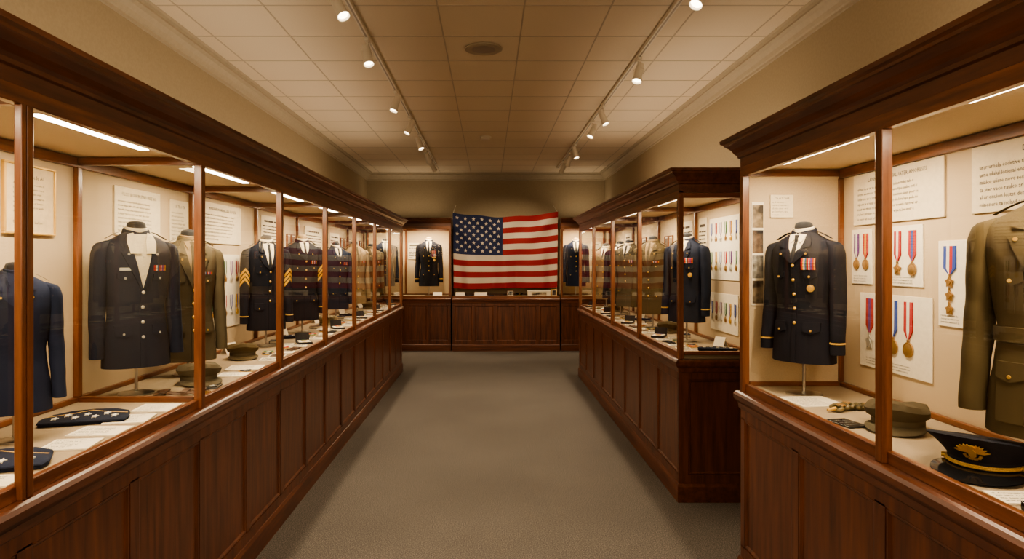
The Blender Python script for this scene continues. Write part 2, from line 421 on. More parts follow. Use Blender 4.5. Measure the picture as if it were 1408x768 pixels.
# ------------------------------------------------------------------ mannequins with uniforms
TZ = [(0.0,0.166,0.114),(0.04,0.165,0.114),(0.14,0.158,0.108),(0.26,0.139,0.095),(0.32,0.139,0.097),(0.42,0.154,0.112),(0.52,0.166,0.120),(0.58,0.169,0.110),
      (0.615,0.164,0.093),(0.64,0.138,0.078),(0.66,0.103,0.067),(0.675,0.075,0.06),(0.685,0.062,0.056)]
def lerp_tab(tab, z):
    if z <= tab[0][0]: return tab[0][1:]
    for a, b in zip(tab, tab[1:]):
        if z <= b[0]:
            t = (z-a[0])/(b[0]-a[0])
            return tuple(p+(q-p)*t for p, q in zip(a[1:], b[1:]))
    return tab[-1][1:]
NEXP = 2.25
def fr(x, z, off=0.0):
    a, b = lerp_tab(TZ, z)
    t = max(0.0, 1-abs(x/a)**NEXP)
    return (x, -b*t**(1/NEXP)-off, z)
SL = [(0.642,0.130,0.0,0.012,0.02),(0.634,0.150,0.0,0.030,0.042),(0.616,0.165,0.0,0.036,0.054),(0.575,0.173,0.0,0.041,0.060),(0.48,0.177,0.0,0.041,0.058),
      (0.38,0.181,0.002,0.039,0.054),(0.28,0.186,-0.006,0.038,0.050),(0.18,0.190,-0.020,0.036,0.046),(0.10,0.193,-0.030,0.034,0.043),(0.055,0.194,-0.032,0.034,0.042)]
SLr = sorted(SL)
def sl_pt(side, th, z, off=0.0, seed=0):
    cx, cy, rx, ry = lerp_tab(SLr, z)
    wr = 1 + (0.022*math.sin(z*52+math.cos(th+side)*2.2+seed) + 0.014*math.sin(z*27-th*2))*(1 if z < 0.52 else 0.15)
    return (side*(cx) + (rx*wr+off)*math.cos(th), cy + (ry*wr+off)*math.sin(th), z)
def ruled(mb, rows, off, ns=5, nx=4, thick=0.004, m=0, cols=None):
    full = []
    for a, b in zip(rows, rows[1:]):
        for k in range(ns): full.append(tuple(p+(q-p)*k/ns for p, q in zip(a, b)))
    full.append(rows[-1])
    n = nx+1
    top = []; bot = []
    for (xl, zl, xr, zr) in full:
        for i in range(n):
            t = i/nx; x = xl+(xr-xl)*t; z = zl+(zr-zl)*t
            top.append(fr(x, z, off)); bot.append(fr(x, z, off-thick))
    N = len(full); base = len(mb.v)
    mb.v += top+bot; L = len(top)
    def F4(a, b, c, d, mm): mb.f.append((base+a, base+b, base+c, base+d)); mb.m.append(mm)
    for j in range(N-1):
        for i in range(nx):
            mm = cols[(j*7+i*3+j*i) % len(cols)] if cols else m
            F4(j*n+i, j*n+i+1, (j+1)*n+i+1, (j+1)*n+i, mm)
    def edge(seq):
        for p, q in zip(seq, seq[1:]): F4(p, q, q+L, p+L, m)
    edge(list(range(n))); edge([(N-1)*n+i for i in range(n)])
    edge([j*n for j in range(N)]); edge([j*n+nx for j in range(N)])
def uniform(label, loc, rot, k, hem, cm, shirt=M_SHIRT, tie=M_TIE, metal=M_GOLD, ribbons=2, chevron=None, cuff=None, belt=False,
            medals=0, badge=False, pockets=True, nbtn=4, nametag=False, dbl=False, form=M_DARK, open_=0.42, kx=0.94, poff=0.0, plate=0.075, wide=False, group='uniform jackets on stands'):
    t = thing('dressed_mannequin', label, 'uniform', loc, rot, group)
    seed = random.random()*6
    xf = lambda v: (v[0]*k*kx, v[1]*k, v[2]*k+hem)
    mb = MB(); mb.lathe([(plate,0),(plate,0.006),(plate*0.8,0.010),(0.012,0.014)], 24, c=(0, poff, 0)); mb.build('base_plate', M_STEEL, t, smooth=True)
    mb = MB(); mb.cyl((0,poff,0.012), (0,poff,hem+0.05), 0.007, n=12); mb.build('pole', M_STEEL, t, smooth=True)
    mb = MB(); mb.lathe([(0.05,0.62),(0.050,0.68),(0.047,0.710),(0.046,0.725),(0.041,0.736),(0.03,0.742),(0.01,0.745)], 24, sy=0.95); mb.build('neck_form', form, t, smooth=True, xf=xf)
    mb = MB(); n = 44; rings = []
    NZ = 44
    zs = [i/NZ*0.685 for i in range(NZ+1)]
    for z in zs:
        a, b = lerp_tab(TZ, z); ring = []
        for i in range(n):
            th = 2*math.pi*i/n; c, s_ = math.cos(th), math.sin(th)
            e = 2/NEXP
            wr = 1 + (0.014*math.sin(z*48+th*3+seed)*max(0, 1-abs(z-0.27)/0.16) + 0.014*math.sin(th*7+seed)*max(0, 0.2-z)/0.2)
            ring.append((math.copysign(abs(c)**e, c)*a*wr, math.copysign(abs(s_)**e, s_)*b*wr, z))
        rings.append(ring)
    mb.loft(rings)
    ruled(mb, [(-0.012, 0.004, 0.010, 0.004), (-0.010, open_, 0.010, open_)], 0.006, 10, 2, 0.007)
    mb.loft([[(0.060*s*math.cos(2*math.pi*i/28), 0.056*s*math.sin(2*math.pi*i/28)+0.004, z + 0.012*math.sin(2*math.pi*i/28)) for i in range(28)] for s, z in ((1.16,0.672),(1.14,0.684),(1.05,0.702),(1.0,0.704),(0.97,0.69))], 0, False, False)
    jb = mb.build('jacket', cm, t, smooth=True, xf=xf)
    W = 1.3 if wide else 1.0
    mb = MB()
    zm = max(0.56, open_+0.03); wm = 0.030*W*(1 if open_ < 0.5 else 0.6)
    ruled(mb, [(-0.002, open_, 0.002, open_), (-wm, zm, wm, zm), (-0.047*(1+(W-1)*0.5), 0.655, 0.047*(1+(W-1)*0.5), 0.655), (-0.045, 0.675, 0.045, 0.675)], 0.003, 6, 6, 0.006)
    mb.loft([[(0.053*s*math.cos(2*math.pi*i/28), 0.054*s*math.sin(2*math.pi*i/28)-0.002, z+0.010*math.sin(2*math.pi*i/28)) for i in range(28)] for s, z in ((1.02,0.67),(1.0,0.712),(0.93,0.715))], 0, False, False)
    sh = mb.build('shirt', shirt, t, smooth=True, xf=xf)
    for sg in (-1, 1):
        mb = MB()
        if wide: ruled(mb, [(sg*0.012, 0.575, sg*0.060, 0.575), (sg*0.020, 0.640, sg*0.070, 0.632), (sg*0.034, 0.682, sg*0.060, 0.674)], 0.018, 4, 4, 0.005)
        else: ruled(mb, [(sg*0.002, 0.655, sg*0.028, 0.628), (sg*0.006, 0.680, sg*0.045, 0.672)], 0.009, 3, 3, 0.004)
        mb.build('collar_point', shirt, sh, smooth=True, xf=xf)
    if wide:
        for q in range(3):
            p = fr(0.0, 0.47+q*0.045, 0.004); mb = MB(); mb.cyl(p, (p[0], p[1]-0.002, p[2]), 0.0045, n=8); mb.build('shirt_button', M_PAPER, sh, xf=xf)
    if tie:
        mb = MB(); z1 = max(0.50, open_+0.01); ruled(mb, [(-0.004, open_, 0.004, open_), (-0.013, z1, 0.013, z1), (-0.008, 0.648, 0.008, 0.648)], 0.007, 5, 3, 0.004)
        ruled(mb, [(-0.007, 0.645, 0.007, 0.645), (-0.013, 0.672, 0.013, 0.672)], 0.011, 2, 2, 0.006)
        mb.build('tie', tie, t, smooth=True, xf=xf)
    for sg in (-1, 1):
        mb = MB()
        dx = 0.010 if wide else 0
        if open_ < 0.5:
            ruled(mb, [(sg*0.001, open_-0.004, sg*0.010, open_-0.002), (sg*(0.018+dx), max(0.505, open_+0.02), sg*(0.060+dx), max(0.515, open_+0.03)), (sg*(0.031+dx), 0.56, sg*(0.090+dx), 0.582), (sg*(0.037+dx), 0.592, sg*(0.064+dx), 0.592)], 0.013, 5, 4, 0.010)
        else:
            ruled(mb, [(sg*0.001, open_-0.006, sg*0.014, open_-0.004), (sg*0.014, 0.578, sg*0.078, 0.584), (sg*0.028, 0.596, sg*0.062, 0.596)], 0.013, 5, 4, 0.010)
        ruled(mb, [(sg*(0.037+dx*0.6), 0.594, sg*0.084, 0.610), (sg*0.046, 0.640, sg*0.080, 0.640), (sg*0.047, 0.672, sg*0.058, 0.676)], 0.011, 4, 3, 0.008)
        mb.build('lapel', cm, jb, smooth=True, xf=xf)
        mb = MB(); p = fr(sg*0.068, 0.572, 0.013); mb.cyl(p, (p[0], p[1]-0.003, p[2]), 0.006, n=10); mb.build('collar_badge', metal, jb, smooth=True, xf=xf)
    for sg in (-1, 1):
        mb = MB(); zz = [0.055+i/40*(0.642-0.055) for i in range(41)]
        mb.loft([[sl_pt(sg, 2*math.pi*i/24, z, 0, seed) for i in range(24)] for z in zz])
        sv = mb.build('sleeve', cm, t, smooth=True, xf=xf)
        if cuff:
            mb = MB(); mb.loft([[sl_pt(sg, 2*math.pi*i/24, z, o, seed) for i in range(24)] for z, o in ((0.108,0),(0.109,0.002),(0.116,0.002),(0.117,0))], 0, False, False)
            mb.build('cuff_braid', cuff, sv, smooth=True, xf=xf)
        if chevron:
            for q in range(3):
                mb = MB(); rows = []
                for i in range(13):
                    th = -math.pi/2 + (i/12-0.5)*2.4 + sg*0.30
                    zc_ = 0.39 + q*0.036 - abs(i/12-0.5)*0.11
                    rows.append((sl_pt(sg, th, zc_, 0.003, seed), sl_pt(sg, th, zc_+0.024, 0.003, seed)))
                for r0, r1 in zip(rows, rows[1:]): mb.add([r0[0], r1[0], r1[1], r0[1]], [(0,1,2,3)])
                mb.build('chevron', chevron, sv, smooth=True, xf=xf)
    for sg in (-1, 1):
        mb = MB(); vs = []
        for i in range(7):
            x = sg*(0.075+i*0.0125); z0 = 0.676 - (i/6)**1.3*0.038
            for dy in (-0.017, 0.017): vs.append((x, dy, z0+0.012))
        mb.add(vs, [(2*i, 2*i+1, 2*i+3, 2*i+2) for i in range(6)])
        mb.build('shoulder_strap', cm, jb, smooth=True, xf=xf)
    for i in range(nbtn):
        z = open_-0.02 - i*0.075
        for xx in ((-0.035, 0.035) if dbl else (0.002,)):
            p = fr(xx, z, 0.006); mb = MB()
            mb.loft([[(p[0]+r*math.cos(a*math.pi/5), p[1]-h, p[2]+r*math.sin(a*math.pi/5)) for a in range(10)] for r, h in ((0.0085,0),(0.0085,0.003),(0.005,0.006))])
            mb.build('button', metal, jb, smooth=True, xf=xf)
    if pockets:
        for sg in (-1, 1):
            mb = MB(); x0, x1 = sg*0.050, sg*0.116
            ruled(mb, [(x0, 0.478, x1, 0.478), (x0, 0.452, x1, 0.452), ((x0+x1)/2-sg*0.004, 0.438, (x0+x1)/2+sg*0.004, 0.438)], 0.010, 3, 4, 0.011)
            mb.build('pocket_flap', cm, jb, smooth=True, xf=xf)
            if belt:
                mb = MB(); ruled(mb, [(x0+sg*0.002, 0.455, x1-sg*0.002, 0.455), (x0+sg*0.002, 0.355, x1-sg*0.002, 0.355)], 0.0055, 6, 4, 0.007)
                ruled(mb, [((x0+x1)/2-0.009, 0.45, (x0+x1)/2+0.009, 0.45), ((x0+x1)/2-0.009, 0.357, (x0+x1)/2+0.009, 0.357)], 0.009, 6, 1, 0.006); mb.build('patch_pocket', cm, jb, smooth=True, xf=xf)
            mb = MB(); x0, x1 = sg*0.048, sg*0.124
            ruled(mb, [(x0, 0.215, x1, 0.215), (x0, 0.170, x1, 0.170), ((x0+x1)/2-sg*0.004, 0.156, (x0+x1)/2+sg*0.004, 0.156)], 0.012, 3, 4, 0.013)
            mb.build('pocket_flap', cm, jb, smooth=True, xf=xf)
            if belt:
                mb = MB(); ruled(mb, [(x0+sg*0.002, 0.18, x1-sg*0.002, 0.18), (x0+sg*0.002, 0.04, x1-sg*0.002, 0.04)], 0.007, 6, 4, 0.009); mb.build('patch_pocket', cm, jb, smooth=True, xf=xf)
            for zz_, xc in ((0.452, 0.083), (0.172, 0.086)):
                p = fr(sg*xc, zz_, 0.011); mb = MB(); mb.cyl(p, (p[0], p[1]-0.004, p[2]), 0.0065, 0.0045, n=10); mb.build('pocket_button', metal, jb, xf=xf)
    if ribbons:
        mb = MB()
        for r in range(ribbons):
            z0 = 0.488+r*0.0155
            ruled(mb, [(0.048, z0+0.0135, 0.112, z0+0.0135), (0.048, z0, 0.112, z0)], 0.0135, 1, 14, 0.007, cols=[0, 1, 3, 0, 4, 0, 2, 0, 1, 3, 0])
        mb.build('ribbon_bar', [M_RED, M_RBLUE, M_YEL, M_RWHITE, M_GREEN], jb, xf=xf)
    if nametag:
        mb = MB(); ruled(mb, [(-0.107, 0.505, -0.055, 0.505), (-0.107, 0.490, -0.055, 0.490)], 0.008, 1, 4, 0.005); mb.build('name_tag', M_SILVER, jb, xf=xf)
    if badge:
        p = fr(0.086, 0.392, 0.009); mb = MB()
        mb.cyl((p[0], p[1]+0.006, p[2]), (p[0], p[1]-0.003, p[2]), 0.019, n=24)
        mb.cyl((p[0], p[1]-0.003, p[2]), (p[0], p[1]-0.006, p[2]), 0.014, 0.012, n=20)
        mb.build('breast_badge', metal, jb, smooth=True, xf=xf)
    for i in range(medals):
        x_ = 0.052+i*0.021
        mb = MB(); ruled(mb, [(x_, 0.485, x_+0.016, 0.485), (x_, 0.445, x_+0.016, 0.445)], 0.014, 1, 2, 0.003, cols=[i % 3, (i+1) % 3])
        p = fr(x_+0.008, 0.432, 0.014); mb.cyl(p, (p[0], p[1]-0.003, p[2]), 0.010, n=12, m=3)
        mb.build('medal', [M_RED, M_RBLUE, M_RWHITE, M_GOLD], jb, xf=xf)
    if belt:
        mb = MB(); n = 40
        def br(z, o):
            a, b = lerp_tab(TZ, z); e = 2/NEXP
            return [(math.copysign(abs(math.cos(2*math.pi*i/n))**e, math.cos(2*math.pi*i/n))*(a+o), math.copysign(abs(math.sin(2*math.pi*i/n))**e, math.sin(2*math.pi*i/n))*(b+o), z) for i in range(n)]
        mb.loft([br(0.270,0.001), br(0.272,0.008), br(0.315,0.008), br(0.317,0.001)], 0, False, False)
        mb.build('belt', cm, jb, smooth=True, xf=xf)
        p = fr(0, 0.293, 0.009); mb = MB()
        for (a0, a1, b0, b1) in ((-0.02,0.02,0.017,0.022),(-0.02,0.02,-0.022,-0.017),(-0.02,-0.015,-0.022,0.022),(0.015,0.02,-0.022,0.022)):
            mb.box(a0, a1, p[1]-0.004, p[1]+0.002, p[2]+b0, p[2]+b1)
        mb.build('belt_buckle', M_BRONZE, jb, xf=xf)
    return t
ZD = 0.951
uniform('small dark blue jacket in the nearest left bay, half behind double post', (-1.585, 2.19, ZD), R(40), 0.67, 0.10, M_BLUE, ribbons=0, pockets=False, nbtn=0, plate=0.05, shirt=M_BLUE, tie=None, open_=0.53)
uniform('navy jacket with open cream shirt and silver buttons, second left bay', (-1.605, 2.98, ZD), R(44), 0.88, 0.13, M_NAVY, tie=None, metal=M_SILVER, ribbons=2, nametag=True, nbtn=4, wide=True, kx=0.97, open_=0.40)
uniform('olive-brown jacket with brown tie just behind the navy open-shirt jacket', (-1.60, 3.49, ZD), R(38), 0.93, 0.08, M_BROWN, ribbons=1, tie=M_BROWN, kx=0.90, shirt=M_TAN)
uniform('dark jacket with large gold sleeve chevrons, third left bay', (-1.585, 4.66, ZD), R(34), 0.90, 0.12, M_BLACKW, chevron=M_YEL, cuff=M_BRAID, ribbons=3, kx=0.90, open_=0.475)
uniform('dark jacket with gold chevrons and gold cuffs, fourth left bay', (-1.585, 5.56, ZD), R(32), 0.97, 0.11, M_BLACKW, chevron=M_YEL, cuff=M_BRAID, ribbons=2, form=M_TAN, kx=0.86, open_=0.53)
uniform('blue-black jacket in the fifth left bay behind the glass', (-1.57, 6.72, ZD), R(36), 0.92, 0.12, M_NAVY, ribbons=2, kx=0.85, open_=0.53)
uniform('tan jacket in the sixth left bay', (-1.57, 7.65, ZD), R(36), 0.97, 0.12, M_TAN, tie=M_BROWN, ribbons=1, kx=0.88, shirt=M_TAN)
uniform('olive jacket in the last left bay before the back corner', (-1.57, 8.72, ZD), R(36), 0.97, 0.12, M_OLIVE, ribbons=1, kx=0.88, shirt=M_TAN)
uniform('blue-black dress jacket with gold cuffs and red ribbons, near right case', (1.435, 2.98, ZD), R(-52), 0.85, 0.15, M_BLACKW, cuff=M_BRAID, ribbons=4, badge=True, nbtn=5, kx=0.97, open_=0.53)
uniform('large olive belted jacket at the right edge of the photo', (1.53, 1.755, ZD), R(-54), 0.93, 0.128, M_OLIVE, shirt=M_TAN, tie=M_BROWN, belt=True, ribbons=0, nbtn=3, kx=1.04, poff=0.05, plate=0.045)
uniform('navy jacket with gold cuffs, first bay of farther right case', (1.50, 4.96, ZD), R(-44), 0.90, 0.15, M_NAVY, cuff=M_BRAID, ribbons=3, badge=True, open_=0.475)
uniform('olive-brown jacket in second bay of farther right case', (1.50, 5.98, ZD), R(-38), 0.95, 0.13, M_OLIVE, ribbons=1, shirt=M_TAN, tie=M_BROWN)
uniform('grey-brown jacket in third bay of farther right case, nearer one', (1.50, 6.98, ZD), R(-38), 0.95, 0.13, M_BROWN, ribbons=2, open_=0.53)
uniform('black jacket with medals in third bay of farther right case', (1.50, 7.46, ZD), R(-36), 0.95, 0.13, M_BLACKW, ribbons=1, medals=3)
uniform('tan jacket in the fourth bay of farther right case', (1.50, 8.35, ZD), R(-36), 0.95, 0.13, M_TAN, ribbons=1, open_=0.53)
G2 = 'uniforms in the back wall cases'
uniform('black dress jacket with gold medals just left of the flag', (-1.07, 11.74, ZD), R(3), 1.18, 0.17, M_BLACKW, ribbons=3, medals=3, badge=True, cuff=M_BRAID, form=M_TAN, open_=0.475, group=G2)
uniform('dark jacket in back wall case near the left corner', (-1.86, 11.74, ZD), R(10), 1.14, 0.17, M_NAVY, ribbons=2, group=G2)
uniform('navy jacket with medals in back wall case right of flag', (1.56, 11.74, ZD), R(-5), 1.16, 0.17, M_BLUE, ribbons=3, medals=3, form=M_TAN, open_=0.475, group=G2)

# ------------------------------------------------------------------ lettering and flat things on the backing boards (local: x right, z up, y=0 at wall, front -y)
SYL = ['en','ar','ti','on','la','mi','se','re','an','or','co','de','no','ta','ul','is','er','lo','pe','ra','st','ve','ne','ur','al']
def word(): return ''.join(random.choice(SYL) for _ in range(random.choice((1,1,2,2,3,3,4))))
def garble(nch):
    s = word()
    while len(s) < nch: s += ' '+word()
    return s[:nch]
_c = bpy.data.curves.new('lettering', 'FONT'); _o = bpy.data.objects.new('lettering_source', _c)
def text_tris(s):
    _c.body = s; _c.size = 1.0; _c.resolution_u = 1
    COL.objects.link(_o); bpy.context.view_layer.update()
    me = bpy.data.meshes.new_from_object(_o.evaluated_get(bpy.context.evaluated_depsgraph_get()))
    COL.objects.unlink(_o)
    vs = [tuple(v.co) for v in me.vertices]; fs = [tuple(p.vertices) for p in me.polygons]
    bpy.data.meshes.remove(me); return vs, fs
def put_text(mb, s, x0, x1, z, h, y, center=False):
    vs, fs = text_tris(s)
    if not vs: return
    a = min(v[0] for v in vs); b = max(v[0] for v in vs)
    sc = h; w = (b-a)*sc
    sxx = sc if w <= (x1-x0) else sc*(x1-x0)/w
    w = (b-a)*sxx; ox = x0 if not center else (x0+x1-w)/2
    mb.add([(ox+(v[0]-a)*sxx, y, z+v[1]*sc) for v in vs], fs)
def glyph_line(mb, x0, x1, z, h, y, lod, fill=1.0):
    x = x0; end = x0+(x1-x0)*fill
    cwid = h*0.62
    while x < end-cwid*2:
        L = random.randint(2, 8)
        w = min(L*cwid, end-x); mb.add([(x,y,z),(x+w,y,z),(x+w,y,z+h*0.6),(x,y,z+h*0.6)], [(0,1,2,3)])
        x += (L+0.7)*cwid
def wall_place(side, y, z):
    return ((side*((BL if side < 0 else BR)-0.001), y, z), -side*R(90))
def text_panel(label, side, y0, y1, z0, z1, lines, lod=1, title=True, hscale=1.0, group='text panels on the case backing', loc=None, rot=None, head=None):
    w = abs(y1-y0); h = z1-z0
    l, r = wall_place(side, (y0+y1)/2, z0)
    if loc: l, r = loc, rot
    t = thing('text_panel', label, 'text panel', l, r, group)
    mb = MB(); mb.box(-w/2, w/2, -0.008, 0, 0, h); mb.build('board', M_BOARD, t, bevel=0.0015)
    mb = MB(); zc_ = h*0.90; y = -0.0088
    if title:
        th = h*0.10*hscale
        if lod: put_text(mb, head or garble(int(w*0.7/th/0.55)).upper(), -w*0.38, w*0.42, zc_-th*0.8, th, y, True)
        else: glyph_line(mb, -w*0.36, w*0.36, zc_-th, th, y, 0)
        zc_ -= th*1.55
    sp = (zc_-h*0.06)/lines
    for i in range(lines):
        f = 1.0 if i < lines-1 else 0.5
        if lod:
            hh = sp*0.82; n = int(w*0.88*f/(hh*0.50)); put_text(mb, garble(max(3, n)), -w*0.44, -w*0.44+w*0.88*f*random.uniform(0.95, 1), zc_-sp*(i+0.75), hh, y)
        else: glyph_line(mb, -w*0.44, w*0.44, zc_-sp*(i+0.8), sp*0.56, y, 0, f)
    mb.build('lettering', M_INK, t)
    return t
text_panel('large text panel above the medal cards in near right case', 1, 2.46, 3.07, 1.72, 1.952, 7, head='LANNOTER ORIVALUATER AMORESES')
text_panel('text panel with bold heading behind the large olive jacket', 1, 1.66, 2.32, 1.72, 1.952, 6, hscale=1.1, head='DAGANISTA MERITES')
text_panel('text panel behind the navy open-shirt jacket', -1, 3.10, 3.53, 1.68, 1.915, 8)
text_panel('wide text panel straddling above third left bay medal board', -1, 4.02, 4.68, 1.67, 1.93, 8)
text_panel('narrow text panel between second and third left bays', -1, 3.64, 3.86, 1.66, 1.90, 8)
text_panel('text panel in the fourth left bay above the dark jacket', -1, 5.10, 5.55, 1.66, 1.92, 7, 0)
text_panel('text panel in the fifth left bay above medal board', -1, 6.3, 6.95, 1.62, 1.90, 7, 0)
text_panel('text panel in the sixth left bay', -1, 7.3, 7.75, 1.6, 1.88, 7, 0)
text_panel('text panel in first bay of farther right case above the pictures', 1, 5.14, 5.33, 1.55, 1.90, 8, 0)
text_panel('text panel in second bay of farther right case', 1, 5.5, 5.85, 1.6, 1.90, 7, 0)
text_panel('text panel in fourth bay of farther right case', 1, 7.85, 8.2, 1.6, 1.90, 7, 0)
text_panel('small text card on the end panel beside blue-black dress jacket', 1, 0, 0.11, 0, 0.11, 5, 1, loc=(1.42, 3.178, 1.765), rot=0)
text_panel('text panel in back wall case beside the right jacket', 1, 0, 0.2, 0, 0.3, 6, 0, loc=(1.97, 12.035, 1.62), rot=0)
text_panel('small pale text panel in back wall case left of the black jacket', 1, 0, 0.2, 0, 0.3, 6, 0, loc=(-1.38, 12.035, 1.6), rot=0)

def framed(label, loc, rot, w, h, pm, fm=FV, fwid=0.012, name='framed_photograph', cat='picture', group='framed pictures in the cases', text=False):
    t = thing(name, label, cat, loc, rot, group)
    mb = MB()
    for (a, b_, c, d) in ((-w/2, w/2, 0, fwid), (-w/2, w/2, h-fwid, h), (-w/2, -w/2+fwid, fwid, h-fwid), (w/2-fwid, w/2, fwid, h-fwid)):
        mb.box(a, b_, -0.014, 0, c, d)
    mb.build('frame', fm, t, bevel=0.002)
    mb = MB(); mb.box(-w/2+fwid, w/2-fwid, -0.008, -0.002, fwid, h-fwid); mb.build('mount', M_AGED if text else M_PAPER, t)
    if text:
        mb = MB(); y = -0.0088
        put_text(mb, garble(14).title(), -w*0.3, w*0.3, h*0.80, h*0.08, y, True)
        for i in range(7): put_text(mb, garble(34), -w*0.33, w*0.33*(1 if i < 6 else 0), h*(0.70-i*0.065), h*0.045, y)
        put_text(mb, garble(9).title(), -w*0.33, -w*0.05, h*0.16, h*0.05, y); put_text(mb, garble(9).title(), w*0.08, w*0.33, h*0.16, h*0.05, y)
        mb.build('lettering', M_INK, t)
    else:
        g = fwid+0.08*min(w, h)
        mb = MB(); mb.box(-w/2+g, w/2-g, -0.0095, -0.007, g, h-g); mb.build('print', pm, t)
    return t
l, r = wall_place(-1, 2.53, 1.655)
framed('gold-framed certificate on backing above the small dark blue jacket', l, r, 0.285, 0.27, None, M_GILT, 0.009, name='framed_certificate', cat='certificate', group=None, text=True)
k = 0
for (side, ys, zs, w, h, desc) in ((1, (6.15, 6.3), (1.6, 1.3), 0.13, 0.2, 'second bay of farther right case'),
                                (1, (7.2,), (1.6, 1.3), 0.2, 0.22, 'third bay of farther right case'),
                                (-1, (5.8, 5.93), (1.6, 1.3), 0.11, 0.2, 'fourth left bay'),
                                (-1, (7.9, 8.08), (1.62, 1.34), 0.14, 0.22, 'sixth left bay'),
                                (-1, (8.34, 9.05), (1.62, 1.34), 0.15, 0.22, 'seventh left bay')):
    for iy, yy in enumerate(ys):
        for iz, zz in enumerate(zs):
            l, r = wall_place(side, yy, zz)
            rn = ['upper', 'lower'][iz]
            cn = '' if len(ys) == 1 else ['nearer', 'farther'][iy]
            framed(f'{rn} {cn} framed photograph in the {desc}'.replace('  ', ' '), l, r, w, h, M_PHOTO[k % 3]); k += 1
t = thing('photo_strip', 'narrow vertical strip of dark photographs beside blue-black dress jacket', 'photographs', (1.305, 3.178, 1.34))
mb = MB(); mb.box(-0.03, 0.03, -0.004, 0.0, 0, 0.50); mb.build('backing', M_PAPER, t)
for i in range(4):
    mb = MB(); mb.box(-0.026, 0.026, -0.006, -0.003, 0.01+i*0.122, 0.12+i*0.122); mb.build('print', M_PHOTO[i % 3], t)

# medals
def make_medal(label, cols, sz=1.0, metal=M_BRONZE, chain=1, star=False, wr=1.0):
    t = thing('medal', label, 'medal')
    mb = MB(); w = 0.034*sz*wr; h = 0.095*sz
    n = len(cols)
    for i in range(n):
        a, b_ = -w/2+w*i/n, -w/2+w*(i+1)/n
        a2, b2 = a*0.75, b_*0.75
        mb.loft([[(a, -0.003, h), (b_, -0.003, h), (b_, -0.0005, h), (a, -0.0005, h)], [(a, -0.004, 0.02*sz), (b_, -0.004, 0.02*sz), (b_, -0.0005, 0.02*sz), (a, -0.0005, 0.02*sz)],
                 [(a2*0.3, -0.004, 0), (b2*0.3, -0.004, 0), (b2*0.3, -0.0005, 0), (a2*0.3, -0.0005, 0)]], i)
    mb.build('ribbon', cols, t)
    z = 0
    for q in range(chain):
        mb = MB(); r = 0.020*sz
        mb.cyl((0, -0.003, z-0.004*sz), (0, -0.006, z-0.004*sz), 0.004*sz, n=8)
        zc_ = z-0.007*sz-r
        if star:
            poly = [((r if i % 2 == 0 else r*0.62)*math.cos(math.pi/2+i*math.pi/5), zc_+(r if i % 2 == 0 else r*0.62)*math.sin(math.pi/2+i*math.pi/5)) for i in range(10)]
            mb.prism(poly, -0.006, -0.001)
            mb.cyl((0, -0.006, zc_), (0, -0.008, zc_), r*0.42, n=16)
        else:
            mb.cyl((0, -0.001, zc_), (0, -0.006, zc_), r, r*0.96, n=24)
            mb.cyl((0, -0.006, zc_), (0, -0.0075, zc_), r*0.72, r*0.6, n=20)
        mb.build('medallion', metal, t, smooth=True)
        z = zc_-r+0.001
    return t
GM = 'medals on cards in near right case'
def card_board(label, side, y0, y1, z0, z1, lines=True, group='medal cards on the backing'):
    w = y1-y0; h = z1-z0
    l, r = wall_place(side, (y0+y1)/2, z0)
    t = thing('mounting_card', label, 'mounting card', l, r, group)
    mb = MB(); mb.box(-w/2, w/2, -0.005, 0, 0, h); mb.build('card', M_PAPER, t, bevel=0.001)
    if lines:
        mb = MB()
        for i in range(3): put_text(mb, garble(int(w*0.8/0.0055)), -w*0.4, w*0.4, h*0.04+(2-i)*0.012, 0.011, -0.0056)
        mb.build('lettering', M_INK, t)
    return t
card_board('narrow card with purple and red medals, upper row', 1, 2.93, 3.09, 1.45, 1.70)
card_board('card with two red-ribboned medals, upper row, near right case', 1, 2.585, 2.80, 1.45, 1.70)
card_board('large lower card holding three long medals, near right case', 1, 2.53, 3.02, 1.08, 1.41)
card_board('tall narrow card with a chain of three medallions', 1, 2.345, 2.495, 1.31, 1.63)
def put(o, side, y, z):
    l, r = wall_place(side, y, z); l = (l[0]-side*0.006, l[1], l[2]); o.location = l; o.rotation_euler = (0,0,r); o['group'] = GM; return o
put(make_medal('purple-ribboned round medal on the narrow upper card', [M_PURP, M_RWHITE, M_PURP], 1.15), 1, 3.045, 1.57)
put(make_medal('red-ribboned round medal on the narrow upper card', [M_RED, M_YEL, M_RED], 1.15), 1, 2.972, 1.57)
put(make_medal('red-ribboned star medal on the wider upper card', [M_RED, M_RWHITE, M_RED], 1.3, star=True), 1, 2.74, 1.555)
put(make_medal('blue and red ribboned medal on the wider upper card', [M_RED, M_RBLUE, M_RED], 1.3), 1, 2.645, 1.555)
put(make_medal('crimson-ribboned star medal at left of large lower card', [M_RED, M_PURP, M_RED], 1.6, M_SILVER, star=True), 1, 2.94, 1.235)
put(make_medal('blue-ribboned medal in the middle of large lower card', [M_RBLUE, M_RWHITE, M_RBLUE], 1.6), 1, 2.77, 1.235)
put(make_medal('red and white ribboned medal at right of large lower card', [M_RED, M_RWHITE, M_RED], 1.6), 1, 2.67, 1.235)
put(make_medal('blue-ribboned chain of three medallions on the tall card', [M_RBLUE, M_RWHITE, M_RED, M_RBLUE], 1.10, M_BRONZE, 3, True, 1.7), 1, 2.43, 1.505)
